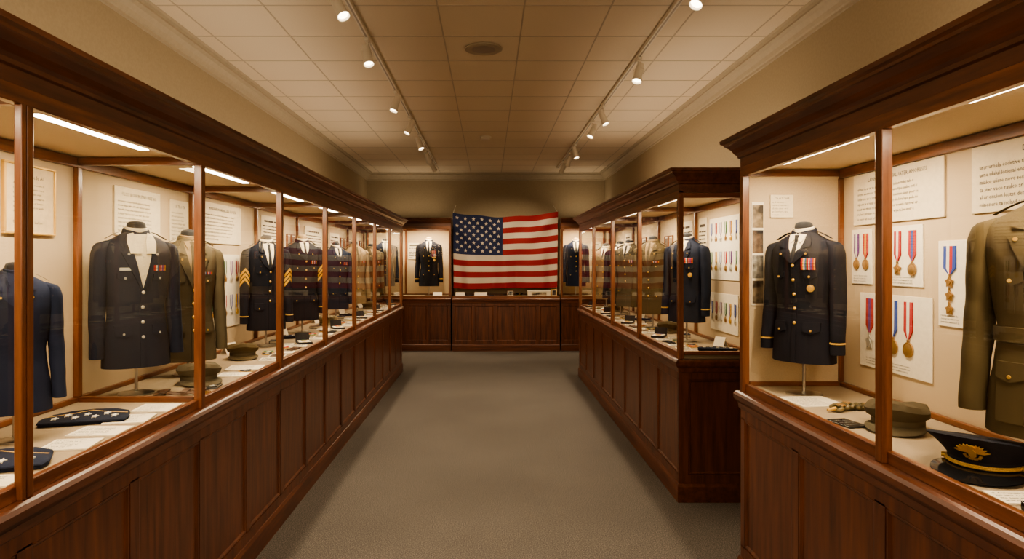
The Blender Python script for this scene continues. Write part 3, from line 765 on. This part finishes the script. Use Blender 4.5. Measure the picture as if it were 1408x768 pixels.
protos = [(c, make_medal('x', m, 1.0, me, star=s)) for c, m, me, s in (
    ('red', [M_RED, M_RWHITE, M_RED], M_BRONZE, False), ('blue', [M_RBLUE, M_RWHITE, M_RBLUE], M_SILVER, True),
    ('yellow', [M_YEL, M_RBLUE, M_YEL], M_GOLD, False), ('green', [M_GREEN, M_RWHITE, M_GREEN], M_BRONZE, True), ('purple', [M_PURP, M_RWHITE, M_PURP], M_SILVER, False))]
used = set()
for (side, y0, y1, z0, z1, cols, desc) in ((-1, 4.05, 4.66, 1.11, 1.60, 6, 'third left bay'), (-1, 6.30, 7.0, 1.08, 1.54, 6, 'fifth left bay'),
                                      (1, 4.50, 5.06, 1.04, 1.32, 6, 'farther right case, first bay, lower board'), (1, 4.48, 5.08, 1.42, 1.88, 6, 'farther right case, first bay, upper board'),
                                      (-1, 5.06, 5.42, 1.16, 1.6, 4, 'fourth left bay'),
                                      (-1, 7.3, 7.75, 1.15, 1.55, 4, 'sixth left bay'), (1, 5.5, 5.86, 1.15, 1.55, 4, 'farther right case, second bay')):
    card_board(f'board of small medals, {desc}', side, y0, y1, z0, z1, False)
    rows = 2 if z1-z0 > 0.3 else 1
    for rr in range(rows):
        for c in range(cols):
            yy = y0+(y1-y0)*(c+0.5)/cols; pi_ = (c+2*rr+(side > 0)) % 5
            zz = (z0+(z1-z0)*(0.80 if rr == 0 else 0.33) - 0.04) if rows == 2 else z0+0.12
            l, r = wall_place(side, yy, zz); l = (l[0]-side*0.006, l[1], l[2])
            cname, pr = protos[pi_]
            row = (('upper' if rr == 0 else 'lower')+' row') if rows == 2 else 'single row'
            lab = f'{cname}-ribboned medal, {ORD[c]} along {row}, {desc}'
            if pi_ in used: dup(pr, l, r, lab, 'small medals on boards')
            else:
                used.add(pi_); pr.location = l; pr.rotation_euler = (0,0,r); pr['label'] = lab; pr['group'] = 'small medals on boards'

# ------------------------------------------------------------------ things lying on the decks
def card(label, x, y, w, d, rot=0, group='caption cards on the decks', z=ZD, lod=1):
    t = thing('caption_card', label, 'caption card', (x, y, z), rot, group)
    mb = MB(); mb.box(-w/2, w/2, -d/2, d/2, 0, 0.005); mb.build('card', M_PAPER, t)
    mb = MB(); n = max(2, int(d/0.020))
    for i in range(n):
        yy = d/2-(i+1)*d/(n+1)
        sub = MB()
        if lod: put_text(sub, garble(int(w*0.84/0.0085)), -w*0.42, w*0.42*(1 if i < n-1 else 0), 0, 0.016, 0)
        else: glyph_line(sub, -w*0.42, w*0.42, 0, 0.010, 0, lod, 0.95 if i < n-1 else 0.5)
        mb.add([(v[0], yy+v[2]-0.005, 0.0056) for v in sub.v], sub.f)
    mb.build('lettering', M_INK, t)
    return t
def peaked_cap(label, x, y, rot, cm=M_NAVY, k=1.0, strap=M_BRAID, badge=M_GOLD, group='caps on the decks', z=ZD, soft=False, kz=1.0):
    t = thing('peaked_cap', label, 'cap', (x, y, z), rot, group)
    xf = lambda v: (v[0]*k, v[1]*k, v[2]*k*kz)
    def ring(a, b, z, tilt=0.0, n=48, wob=0):
        return [(a*math.cos(2*math.pi*i/n)*(1+wob*math.sin(5*2*math.pi*i/n+z*50)), b*math.sin(2*math.pi*i/n), z-tilt*math.sin(2*math.pi*i/n)+wob*0.08*math.sin(3*2*math.pi*i/n)) for i in range(n)]
    mb = MB(); mb.loft([ring(0.084,0.098,0.008), ring(0.086,0.10,0.012), ring(0.086,0.10,0.045), ring(0.084,0.098,0.048)]); mb.build('cap_band', cm, t, smooth=True, xf=xf)
    wb = 0.06 if soft else 0.0
    if soft:
        mb = MB(); mb.loft([ring(0.085,0.099,0.042), ring(0.098,0.110,0.055,0.004,wob=wb), ring(0.104,0.116,0.075,0.008,wob=wb), ring(0.09,0.10,0.092,0.01,wob=wb), ring(0.05,0.06,0.099,0.008,wob=wb), ring(0.01,0.01,0.095,0.0)])
    else:
        mb = MB(); mb.loft([ring(0.085,0.099,0.046), ring(0.098,0.106,0.060,0.008), ring(0.118,0.120,0.078,0.018), ring(0.134,0.134,0.088,0.026), ring(0.137,0.138,0.092,0.028), ring(0.130,0.131,0.096,0.027), ring(0.09,0.095,0.098,0.018), ring(0.02,0.02,0.099,0.004)])
    mb.build('crown', cm, t, smooth=True, xf=xf)
    mb = MB(); rows = []; N = 24; VW = 0.055 if soft else 0.078
    for i in range(N+1):
        th = -math.pi/2 + (i/N-0.5)*R(150); e = math.cos((i/N-0.5)*math.pi)
        rows.append([((0.085+q*VW*max(e,0)**0.6)*math.cos(th), (0.099+q*VW*max(e,0)**0.6)*math.sin(th), 0.024-q*q*0.019*e) for q in (0, 0.35, 0.7, 1.0)])
    for up in (0.0, -0.003):
        vs = [(p[0], p[1], p[2]+up) for r_ in rows for p in r_]
        mb.add(vs, [(4*i+j, 4*i+j+1, 4*(i+1)+j+1, 4*(i+1)+j) for i in range(N) for j in range(3)])
    mb.build('visor', cm if soft else M_BLACKP, t, smooth=True, xf=xf)
    if strap:
        mb = MB(); pts = []
        for i in range(25):
            th = -math.pi/2 + (i/24-0.5)*R(165); pts.append((0.0885*math.cos(th), 0.1025*math.sin(th), 0.030))
        for z_ in (0.0, 0.005): mb.tube([(p[0], p[1], p[2]+z_) for p in pts], 0.0034, 8)
        mb.build('chin_strap', strap, t, smooth=True, xf=xf)
        for sg in (-1, 1):
            mb = MB(); mb.cyl((sg*0.086, -0.03, 0.033), (sg*0.095, -0.032, 0.033), 0.008, n=12); mb.build('strap_button', M_GOLD, t, smooth=True, xf=xf)
    if badge:
        # spread eagle with shield, head, feathered wings and wreath; leans with the crown front
        mb = MB()
        mb.prism([(0,0.046),(0.007,0.052),(0.008,0.066),(0.004,0.076),(-0.004,0.076),(-0.008,0.066),(-0.007,0.052)], -0.010, 0.006)
        mb.prism([(-0.004,0.074),(0.003,0.075),(0.009,0.080),(0.004,0.086),(-0.003,0.086),(-0.006,0.080)], -0.010, 0.004)
        for sg in (-1, 1):
            for q in range(5):
                a = R(14+q*17); l0 = 0.031-q*0.002
                bx, bz = sg*0.006, 0.062+q*0.001
                dx, dz = sg*math.cos(a), math.sin(a)
                mb.prism([(bx-dz*0.002, bz+abs(dx)*0.002-0.002), (bx+dx*l0*0.6-dz*sg*0.004, bz+dz*l0*0.6+0.004), (bx+dx*l0, bz+dz*l0), (bx+dx*l0*0.6+dz*sg*0.003, bz+dz*l0*0.6-0.003)], -0.008+q*0.001, 0.004)
            for q in range(4):
                a = R(-100+q*32); mb.cyl((sg*0.016*math.cos(a), -0.001, 0.055+0.012*math.sin(a)), (sg*0.016*math.cos(a), -0.007, 0.055+0.012*math.sin(a)), 0.0038, n=8)
        mb.v = [(v[0]*1.1, v[1]-0.104-max(0, (v[2]+0.014-0.052))*0.62, v[2]+0.014) for v in mb.v]
        mb.build('cap_badge', badge, t, xf=xf)
    return t
def star_poly(cx, cy, r):
    return [(cx+(r if i % 2 == 0 else r*0.45)*math.cos(math.pi/2+i*math.pi/5), cy+(r if i % 2 == 0 else r*0.45)*math.sin(math.pi/2+i*math.pi/5)) for i in range(10)]
def garrison(label, x, y, rot, cm=M_NAVY, k=1.0, stars=5, group='caps on the decks', ky=1.0, kz=0.6):
    t = thing('garrison_cap', label, 'cap', (x, y, ZD), rot, group)
    def lay(pts, z0, z1):
        mb = MB(); cx = sum(p[0] for p in pts)/len(pts); cy = sum(p[1] for p in pts)/len(pts)
        mb.loft([[(cx+(p[0]-cx)*s*1.0, cy+(p[1]-cy)*s, z) for p in pts] for s, z in ((0.98,z0),(1,z0+0.3*(z1-z0)),(0.98,z1-0.002),(0.94,z1))]); return mb
    body = [(-0.145,-0.045),(0.14,-0.05),(0.15,-0.03),(0.135,0.03),(0.08,0.055),(0.0,0.062),(-0.08,0.055),(-0.135,0.03),(-0.152,-0.02)]
    curt = [(-0.147,-0.048),(0.142,-0.053),(0.152,-0.03),(0.146,-0.002),(0.06,0.018),(0.0,0.040),(-0.06,0.018),(-0.146,-0.004),(-0.154,-0.022)]
    xf = lambda v: (v[0]*k, v[1]*k*ky, v[2]*k*kz)
    lay(body, 0, 0.022).build('cap_body', cm, t, smooth=True, xf=xf)
    lay(curt, 0.018, 0.030).build('turned_flap', cm, t, smooth=True, xf=xf)
    mb = MB()
    for i in range(stars):
        mb.slab(star_poly(-0.10+i*0.20/max(1, stars-1), -0.024+0.022*(i % 2), 0.013), 0.029, 0.036)
    mb.build('star_insignia', M_RWHITE, t, xf=xf)
    mb = MB()
    for (p, q) in (((-0.146, -0.004), (-0.06, 0.018)), ((-0.06, 0.018), (0.0, 0.040)), ((0.0, 0.040), (0.06, 0.018)), ((0.06, 0.018), (0.146, -0.002))):
        mb.tube([(p[0]*0.94, p[1]*0.92, 0.030), (q[0]*0.94, q[1]*0.92, 0.030)], 0.0018, 6)
    mb.build('edge_piping', M_BRAID, t, xf=xf)
    return t
def belt_coil(label, x, y, rot, cm=M_LEATHER, k=1.0, group='leather and webbing pieces'):
    t = thing('webbing_belt', label, 'belt', (x, y, ZD), rot, group)
    xf = lambda v: (v[0]*k, v[1]*k, v[2]*k)
    for q in range(2):
        mb = MB(); rings = []
        for i in range(31):
            s = i/30; px = -0.13+0.26*s; py = (q*0.055-0.03)+0.012*math.sin(s*7+q*2)
            z = 0.008+0.004*math.sin(s*11+q)
            rings.append([(px, py-0.019, z-0.004), (px, py+0.019, z-0.004), (px, py+0.019, z+0.002), (px, py-0.019, z+0.002)])
        mb.loft(rings); mb.build('strap', cm, t, xf=xf)
    for sg in (-0.085, 0.02, 0.1):
        mb = MB(); mb.box(sg-0.018, sg+0.018, -0.052, 0.048, 0.010, 0.020)
        mb.build('keeper', cm, t, xf=xf, bevel=0.003)
    mb = MB()
    for (a, b_, c, d) in ((0.12,0.15,-0.055,-0.048),(0.12,0.15,-0.012,-0.005),(0.12,0.126,-0.055,-0.005),(0.144,0.15,-0.055,-0.005)): mb.box(a, b_, c, d, 0.004, 0.012)
    mb.build('buckle', M_BRONZE, t, xf=xf)
    return t
def medal_case(label, x, y, rot, rm, group='open medal boxes'):
    t = thing('medal_box', label, 'medal box', (x, y, ZD), rot, group)
    mb = MB(); mb.box(-0.05, 0.05, -0.07, 0.07, 0, 0.016); mb.build('tray', M_DARK, t, bevel=0.003)
    mb = MB(); mb.box(-0.042, 0.042, -0.062, 0.062, 0.0155, 0.0175); mb.build('lining', M_PAPER, t)
    mb = MB(); mb.box(-0.016, 0.016, 0.0, 0.05, 0.018, 0.021); mb.build('ribbon', rm, t)
    mb = MB(); mb.cyl((0, -0.02, 0.018), (0, -0.02, 0.023), 0.021, n=20); mb.build('medallion', M_GOLD, t, smooth=True)
    mb = MB(); mb.loft([[(-0.05, 0.07, 0.002), (0.05, 0.07, 0.002), (0.05, 0.078, 0.002), (-0.05, 0.078, 0.002)], [(-0.05, 0.10, 0.07), (0.05, 0.10, 0.07), (0.05, 0.108, 0.068), (-0.05, 0.108, 0.068)]]); mb.build('lid', M_DARK, t)
    return t
def booklet(label, x, y, rot, cm, w=0.12, d=0.16, group='booklets on the decks'):
    t = thing('booklet', label, 'book', (x, y, ZD), rot, group)
    mb = MB(); mb.box(-w/2, w/2, -d/2, d/2, 0, 0.003); mb.box(-w/2, w/2, -d/2, d/2, 0.018, 0.021); mb.box(-w/2, -w/2+0.004, -d/2, d/2, 0, 0.021); mb.build('cover', cm, t, bevel=0.001)
    mb = MB(); mb.box(-w/2+0.004, w/2-0.004, -d/2+0.004, d/2-0.004, 0.003, 0.018); mb.build('pages', M_PAPER, t)
    mb = MB(); glyph_line(mb, -w*0.35, w*0.35, 0, 0.014, 0, 1); mb.v = [(v[0], 0.03+v[2], 0.0215) for v in mb.v]; mb.build('lettering', M_BRAID, t)
    return t
def flat_photo(label, x, y, rot, pm, w=0.13, d=0.10, group='loose photographs on the decks'):
    t = thing('loose_photograph', label, 'photograph', (x, y, ZD), rot, group)
    mb = MB(); mb.box(-w/2, w/2, -d/2, d/2, 0, 0.002); mb.build('paper', M_PAPER, t)
    mb = MB(); mb.box(-w/2+0.008, w/2-0.008, -d/2+0.008, d/2-0.008, 0.002, 0.0028); mb.build('print', pm, t)
    return t
def patch(label, x, y, rot, cm, group='embroidered shoulder patches on the decks'):
    t = thing('shoulder_patch', label, 'patch', (x, y, ZD), rot, group)
    sh = [(0,-0.045),(0.025,-0.03),(0.036,-0.005),(0.036,0.035),(0.015,0.04),(0,0.034),(-0.015,0.04),(-0.036,0.035),(-0.036,-0.005),(-0.025,-0.03)]
    mb = MB(); mb.slab(sh, 0, 0.005); mb.build('border', M_BRAID, t)
    mb = MB(); mb.slab([(a*0.86, b*0.86) for a, b in sh], 0.004, 0.0065); mb.build('field', cm, t)
    mb = MB(); mb.slab(star_poly(0, 0, 0.016), 0.006, 0.008); mb.build('star', M_RWHITE, t)
    return t
def tent_card(lab, x, y, w_, rot, group):
    t = thing('standing_card', lab, 'caption card', (x, y, ZD), rot, group)
    mb = MB(); mb.loft([[(-w_/2, -0.03, 0), (w_/2, -0.03, 0), (w_/2, -0.026, 0), (-w_/2, -0.026, 0)], [(-w_/2, 0.0, 0.07), (w_/2, 0.0, 0.07), (w_/2, 0.004, 0.07), (-w_/2, 0.004, 0.07)]]); mb.build('card', M_PAPER, t)
    mb = MB(); mb.loft([[(-w_/2, -0.005, 0.05), (w_/2, -0.005, 0.05), (w_/2, 0.0, 0.05), (-w_/2, 0.0, 0.05)], [(-w_/2, 0.03, 0), (w_/2, 0.03, 0), (w_/2, 0.034, 0), (-w_/2, 0.034, 0)]]); mb.build('rear_flap', M_PAPER, t)
def plaque(name, label, x, y, rot, w, d, deco):
    t = thing(name, label, 'plaque', (x, y, ZD), rot)
    mb = MB(); mb.box(-w/2, w/2, -d/2, d/2, 0, 0.007); mb.build('plate', M_BLACKP, t, bevel=0.002)
    mb = MB()
    if deco == 'text':
        for i in range(3): put_text(mb, garble(10), -w*0.38, w*0.38, -d*0.3+i*d*0.25, d*0.16, 0)
        mb.v = [(v[0], v[2], 0.0076) for v in mb.v]; mb.build('lettering', M_SILVER, t)
    elif deco == 'wings':
        mb.slab([(-0.04,0.008),(-0.015,0.0),(0,-0.012),(0.015,0.0),(0.04,0.008),(0.018,0.014),(0,0.008),(-0.018,0.014)], 0.007, 0.011); mb.build('badge', M_SILVER, t)
    else:
        mb.slab(star_poly(0, 0, 0.018), 0.007, 0.010); mb.build('badge', M_SILVER, t)
# near right case
card('cream caption card at the far end of near right deck', 1.385, 2.80, 0.20, 0.20, R(5), lod=1)
card('cream caption card in front of black peaked cap', 1.35, 1.655, 0.14, 0.09, R(-4))
peaked_cap('black peaked cap with gold eagle badge and gold strap', 1.43, 1.885, R(-50), M_BLACKW, 1.04, kz=0.92)
peaked_cap('crumpled grey-olive soft cap in the near right case', 1.475, 2.36, R(-40), M_BROWN, 0.98, None, None, soft=True)
t = thing('badge_plaque', 'small dark box with a silver winged badge, bottom right photo corner', 'plaque', (1.335, 1.545, ZD), R(-4))
mb = MB(); mb.box(-0.05, 0.05, -0.038, 0.038, 0, 0.022); mb.build('plate', M_BLACKP, t, bevel=0.003)
mb = MB(); mb.slab([(-0.04,0.008),(-0.015,0.0),(0,-0.012),(0.015,0.0),(0.04,0.008),(0.018,0.014),(0,0.008),(-0.018,0.014)], 0.022, 0.027); mb.build('badge', M_SILVER, t)
plaque('dark_plaque', 'small black label plate lying before grey-olive cap', 1.325, 2.42, R(12), 0.08, 0.12, 'text')
t = thing('braided_cord', 'ornate braided cord with linked metal discs left of the soft cap', 'cord', (1.50, 2.66, ZD), R(20))
for ph in (0, math.pi):
    mb = MB(); mb.tube([(-0.12+0.24*i/60, 0.026*math.sin(i*0.52+ph)+0.02*math.sin(i*0.1), 0.014+0.006*math.cos(i*0.52+ph)) for i in range(61)], 0.0085, 8)
    mb.build('cord', M_CAMO, t, smooth=True)
for q in range(4):
    mb = MB(); mb.cyl((-0.09+q*0.06, 0.03*math.sin(q*2), 0.024), (-0.09+q*0.06, 0.03*math.sin(q*2), 0.030), 0.017, 0.014, n=14); mb.build('disc', M_BRONZE, t, smooth=True)
for sg in (-1, 1):
    mb = MB(); mb.cyl((sg*0.12, 0.0, 0.013), (sg*0.155, 0.006, 0.009), 0.009, 0.005, n=12); mb.build('tip', M_GOLD, t, smooth=True)
# left near bays
garrison('navy garrison cap with white stars beside the caption cards', -1.53, 2.50, R(20), M_NAVY, 0.98, 7, ky=2.2)
garrison('larger blue garrison cap with stars at the left photo edge', -1.47, 1.94, R(22), M_BLUE, 1.04, 7, ky=2.1)
for i, (x_, y_, w_, d_, r_, lab) in enumerate(((-1.36, 2.68, 0.15, 0.14, 4, 'cream caption card nearest the glass partition, first left bay'), (-1.365, 2.49, 0.15, 0.14, 10, 'cream caption card second from the partition, first left bay'),
        (-1.37, 2.31, 0.17, 0.13, 2, 'cream caption card third from the partition, first left bay'), (-1.365, 2.14, 0.15, 0.13, 9, 'cream caption card fourth from the partition, first left bay'), (-1.36, 1.78, 0.15, 0.10, 6, 'cream caption card nearest the double post'))):
    card(lab, x_, y_, w_, d_, R(r_))
belt_coil('brown leather belt pieces beside the glass partition, second left bay', -1.40, 2.985, R(10), M_LEATHER, 0.85)
peaked_cap('crumpled olive soft cap in the second left bay', -1.44, 3.25, R(35), M_BROWN, 0.98, None, None, soft=True)
card('cream caption card beside the olive soft cap, second left bay', -1.35, 3.47, 0.15, 0.12, R(8))
card('cream caption card by third post, second left bay', -1.375, 3.70, 0.19, 0.16, R(8))
patch('navy shoulder patch with star near third post, second left bay', -1.33, 3.585, R(30), M_NAVY)
plaque('badge_plaque', 'small black plaque at front of second left bay', -1.32, 3.13, R(10), 0.07, 0.10, 'star')
def fill(side, y0, y1, desc, i):
    s = side; L = y1-y0
    ang = -s*25
    X = lambda d: s*(F+d)
    card(f'cream caption card nearest the front glass, {desc}', X(0.115), y0+0.12, 0.11, 0.12, R(ang*0.4), lod=0)
    card(f'cream caption card beside the webbing belt, {desc}', X(0.125), y0+0.70*L, 0.12, 0.12, R(ang*0.4), lod=0)
    card(f'cream caption card beside the medal box, {desc}', X(0.115), y0+0.40*L, 0.11, 0.11, R(ang*0.3), lod=0)
    card(f'cream caption card behind the webbing belt, {desc}', X(0.24), y0+0.78*L, 0.11, 0.13, R(ang*0.3), lod=0)
    flat_photo(f'loose photograph lying near the front glass, {desc}', X(0.12), y0+0.26*L, R(90+ang*0.3), M_PHOTO[i % 3])
    cm = [M_CAMO, M_NAVY, M_OLIVE, M_BLUE][i % 4]; cn = ['camouflage', 'navy', 'olive', 'blue'][i % 4]
    if i % 2 == 0: peaked_cap(f'{cn} soft cap on the deck, {desc}', X(0.31), y0+0.20, R(ang), cm, 0.9, None, None, soft=True)
    else: garrison(f'{cn} garrison cap on the deck, {desc}', X(0.32), y0+0.20, R(ang*0.8), cm, 0.85, ky=1.7, kz=0.9)
    booklet(f'{["brown","dark blue","black"][i%3]} booklet on the deck, {desc}', X(0.35), y0+0.89*L, R(ang*0.4), [M_LEATHER, M_BLUE, M_DARK][i % 3], 0.08, 0.11)
    belt_coil(f'{["brown","black"][i%2]} webbing belt on the deck, {desc}', X(0.11), y0+0.55*L, R(90+s*6), [M_LEATHER, M_DARK][i % 2], 0.55)
    medal_case(f'open dark medal box with {["red","blue","green"][i%3]} ribbon, {desc}', X(0.13), y0+0.86*L, R(ang), [M_RED, M_RBLUE, M_GREEN][i % 3])
    for q, (dd, yy) in enumerate(((0.23, 0.42), (0.20, 0.63), (0.21, 0.335))):
        patch(f'{["red","dark blue","green"][(q+i)%3]} shield patch with star on the deck, {desc}', X(dd), y0+yy*L, R(ang), [M_RED, M_NAVY, M_GREEN][(q+i) % 3])
    if side > 0: tent_card(f'small standing caption card at the back, {desc}', X(0.41), y0+0.40, 0.09, R(-60), 'standing caption cards')
    else: tent_card(f'small standing caption card at the back, {desc}', X(0.47), y0+0.40, 0.09, R(60), 'standing caption cards')
for i in range(2, 7): fill(-1, 1.735+i*1.08, 1.735+(i+1)*1.08, f'{ORD[i]} left bay', i)
for i in range(4): fill(1, 4.23+1.17*i, 4.23+1.17*(i+1), f'{ORD[i]} bay of farther right case', i+1)
# back wall decks and counter
card('cream caption card before the black jacket left of the flag', -1.22, 11.56, 0.2, 0.1, 0, lod=0)
tent_card('standing white card before the black jacket left of the flag', -0.90, 11.52, 0.16, 0, 'standing caption cards')
card('cream caption card in back wall case right of the flag', 1.45, 11.56, 0.2, 0.1, 0, lod=0)
GCO = 'keepsakes on the back counter'
t = thing('keepsake_box', 'small cream box with a lid on the counter below flag', 'box', (0.88, 11.475, ZD), 0, GCO)
mb = MB(); mb.box(-0.2, 0.2, -0.03, 0.03, 0, 0.085); mb.build('body', M_BOARD, t, bevel=0.004)
mb = MB(); mb.box(-0.204, 0.204, -0.034, 0.034, 0.085, 0.105); mb.build('lid', M_PAPER, t, bevel=0.004)
mb = MB(); mb.box(-0.13, 0.13, -0.032, -0.028, 0.02, 0.07); mb.build('front_label', M_PHOTO[0], t)
peaked_cap('black peaked cap on the counter below the flag', 0.54, 11.53, 0, M_BLACKW, 0.5)
booklet('brown booklet on counter left of the black peaked cap', 0.20, 11.475, R(90), M_LEATHER, 0.08, 0.2)
framed('small framed photograph standing on counter below the flag stripes', (0.38, 11.53, ZD), 0, 0.12, 0.10, M_PHOTO[1], FX, 0.010)
framed('tiny gold-framed photograph standing at right end of the counter', (1.15, 11.52, ZD), 0, 0.10, 0.12, M_PHOTO[2], M_GILT, 0.010)
booklet('dark blue booklet on the counter below flag canton', 0.04, 11.475, R(90), M_BLUE, 0.07, 0.10)
for lab, x_, w_ in (('leaning white card on the counter below flag canton', -0.14, 0.22), ('leaning white card at the left end of counter below flag', -0.50, 0.16)):
    tent_card(lab, x_, 11.49, w_, 0, 'white cards on the back counter')
booklet('black booklet between the two leaning cards on counter', -0.335, 11.475, R(90), M_DARK, 0.08, 0.13)

# ------------------------------------------------------------------ ceiling fittings
def track(label, x, y0, y1):
    t = thing('light_track', label, 'light track', (x, (y0+y1)/2, ZC), 0, 'ceiling light tracks', world=True)
    mb = MB(); mb.box(x-0.017, x+0.017, y0, y1, ZC-0.032, ZC-0.003); mb.build('rail', M_WHITE, t, bevel=0.002)
    mb = MB(); mb.box(x-0.006, x+0.006, y0+0.01, y1-0.01, ZC-0.0335, ZC-0.0318); mb.build('slot', M_GREY, t)
    for yy in (y0, y1):
        mb = MB(); mb.box(x-0.021, x+0.021, yy-0.02, yy+0.02, ZC-0.036, ZC-0.003); mb.build('end_cap', M_WHITE, t, bevel=0.002)
TLX, TRX = -0.88, 1.19
track('left white light track running along the ceiling', TLX, 1.2, 10.9)
track('right white light track running along the ceiling', TRX, 1.2, 11.3)
def head(label, x, y, aim, energy):
    t = thing('track_spotlight', label, 'spotlight', (x, y, ZC-0.034), 0, 'white track spotlights')
    d = (Vector(aim)-Vector((x, y, ZC-0.17))).normalized()
    mb = MB(); mb.box(-0.016, 0.016, -0.05, 0.05, -0.022, 0); mb.build('adapter', M_WHITE, t, bevel=0.003)
    mb = MB(); mb.cyl((0,0,-0.02), (0,0,-0.065), 0.008, n=10); mb.build('stem', M_WHITE, t, smooth=True)
    c = Vector((0, 0, -0.12))
    side = d.cross(Vector((0,0,1))).normalized()
    mb = MB(); mb.tube([c+side*0.044, c+side*0.046+Vector((0,0,0.03)), Vector((0,0,-0.065)), c-side*0.046+Vector((0,0,0.03)), c-side*0.044], 0.004, 6); mb.build('yoke', M_WHITE, t)
    mb = MB(); up = d.orthogonal().normalized(); b = d.cross(up)
    rings = []
    for s, r in ((-0.095, 0.014), (-0.088, 0.028), (-0.02, 0.032), (0.03, 0.034), (0.075, 0.040), (0.078, 0.040), (0.076, 0.036), (0.055, 0.032)):
        rings.append([c+d*s+up*math.cos(2*math.pi*i/24)*r+b*math.sin(2*math.pi*i/24)*r for i in range(24)])
    mb.loft(rings, 0, True, False); h = mb.build('housing', M_WHITE, t, smooth=True)
    mb = MB(); mb.cyl(c+d*0.050, c+d*0.060, 0.032, n=24); mb.build('lens', M_LENS, h, smooth=True)
    l = bpy.data.lights.new('spot_lamp', 'SPOT'); l.energy = energy; l.color = WARM; l.spot_size = R(72); l.spot_blend = 0.7; l.shadow_soft_size = 0.03
    o = bpy.data.objects.new('spot_lamp', l); COL.objects.link(o)
    p = Vector((x, y, ZC-0.034))+c+d*0.085
    o.location = p; o.rotation_euler = d.to_track_quat('-Z', 'Y').to_euler()
SP = 50
for i, (y, dx, dy, e) in enumerate(((1.7,-0.1,0.3,1),(3.85,0.75,-0.6,1),(4.75,0.3,-0.5,1),(6.2,-0.4,-0.4,1),(7.3,-0.7,-0.4,1),(8.3,0.6,-0.4,1),(9.4,0.5,1.4,1.3),(10.3,0.9,1.5,0.9))):
    head(f'white spotlight on the left track, {ORD[i]} from the camera end', TLX, y, (TLX+dx, y+dy, 1.6), SP*e)
for i, (y, dx, dy, e) in enumerate(((1.7,0,0.3,1),(3.40,0.6,-0.4,0.7),(3.68,-0.8,-0.6,0.7),(5.2,-0.4,-0.5,1),(6.8,0.5,-0.4,1),(7.5,-0.7,-0.4,1),(9.0,0.3,-0.4,1),(9.7,-0.4,1.2,1.3),(10.5,-0.7,1.4,0.9))):
    head(f'white spotlight on the right track, {ORD[i]} from the camera end', TRX, y, (TRX+dx, y+dy, 1.6), SP*e)
t = thing('ceiling_speaker', 'round recessed ceiling speaker grille between the tracks', 'ceiling speaker', (-0.04, 5.05, ZC-0.0035))
mb = MB(); mb.lathe([(0.145,0),(0.145,-0.008),(0.13,-0.013),(0.122,-0.010)], 48); mb.build('rim', M_TRIM, t, smooth=True)
mb = MB(); mb.lathe([(0.123,-0.001),(0.123,-0.009),(0.06,-0.011),(0.0005,-0.0115)], 40); mb.build('grille', M_GREY, t, smooth=True)
t = thing('smoke_detector', 'small white round smoke detector farther along the ceiling', 'smoke detector', (-0.04, 8.6, ZC-0.0035))
mb = MB(); mb.lathe([(0.075,0),(0.075,-0.012),(0.068,-0.018)], 32); mb.build('base', M_WHITE, t, smooth=True)
mb = MB(); mb.lathe([(0.058,-0.016),(0.056,-0.036),(0.045,-0.044),(0.01,-0.046)], 32); mb.build('sensor_cover', M_WHITE, t, smooth=True)

# ------------------------------------------------------------------ added fill lights
area('rear_fill_light', (0, -1.6, 2.3), 2.6, 1.2, 66, (R(108), 0, 0))  # unseen fill added behind the camera to brighten ceiling and aisle
area('fill_uplight', (-1.50, 5.2, 2.19), 0.35, 7.4, 40, (R(180), R(-42), 0))  # this and the ones below: added, hidden on case tops, brighten ceiling and walls
area('fill_uplight', (1.50, 2.1, 2.19), 0.3, 2.0, 9, (R(180), R(42), 0))
area('fill_uplight', (1.50, 6.5, 2.19), 0.3, 4.2, 24, (R(180), R(42), 0))
area('fill_uplight', (-1.4, 11.8, 2.36), 1.2, 0.3, 3, (R(180), 0, 0))
area('fill_uplight', (1.7, 11.8, 2.36), 0.7, 0.3, 2.5, (R(180), 0, 0))
w = bpy.data.worlds.new('world'); scene.world = w; w.use_nodes = True
w.node_tree.nodes['Background'].inputs[0].default_value = (1, 0.8, 0.6, 1); w.node_tree.nodes['Background'].inputs[1].default_value = 0.05
# ------------------------------------------------------------------ camera
cam = bpy.data.cameras.new('camera'); co = bpy.data.objects.new('camera', cam); COL.objects.link(co)
co.location = (0, 0, 1.55); co.rotation_euler = (R(90), 0, 0)
cam.sensor_width = 36; cam.lens = 900/1408*36; cam.shift_x = 32/1408; cam.shift_y = -24/1408; cam.clip_start = 0.05
scene.camera = co
scene.view_settings.view_transform = 'AgX'
scene.view_settings.look = 'AgX - Medium High Contrast'
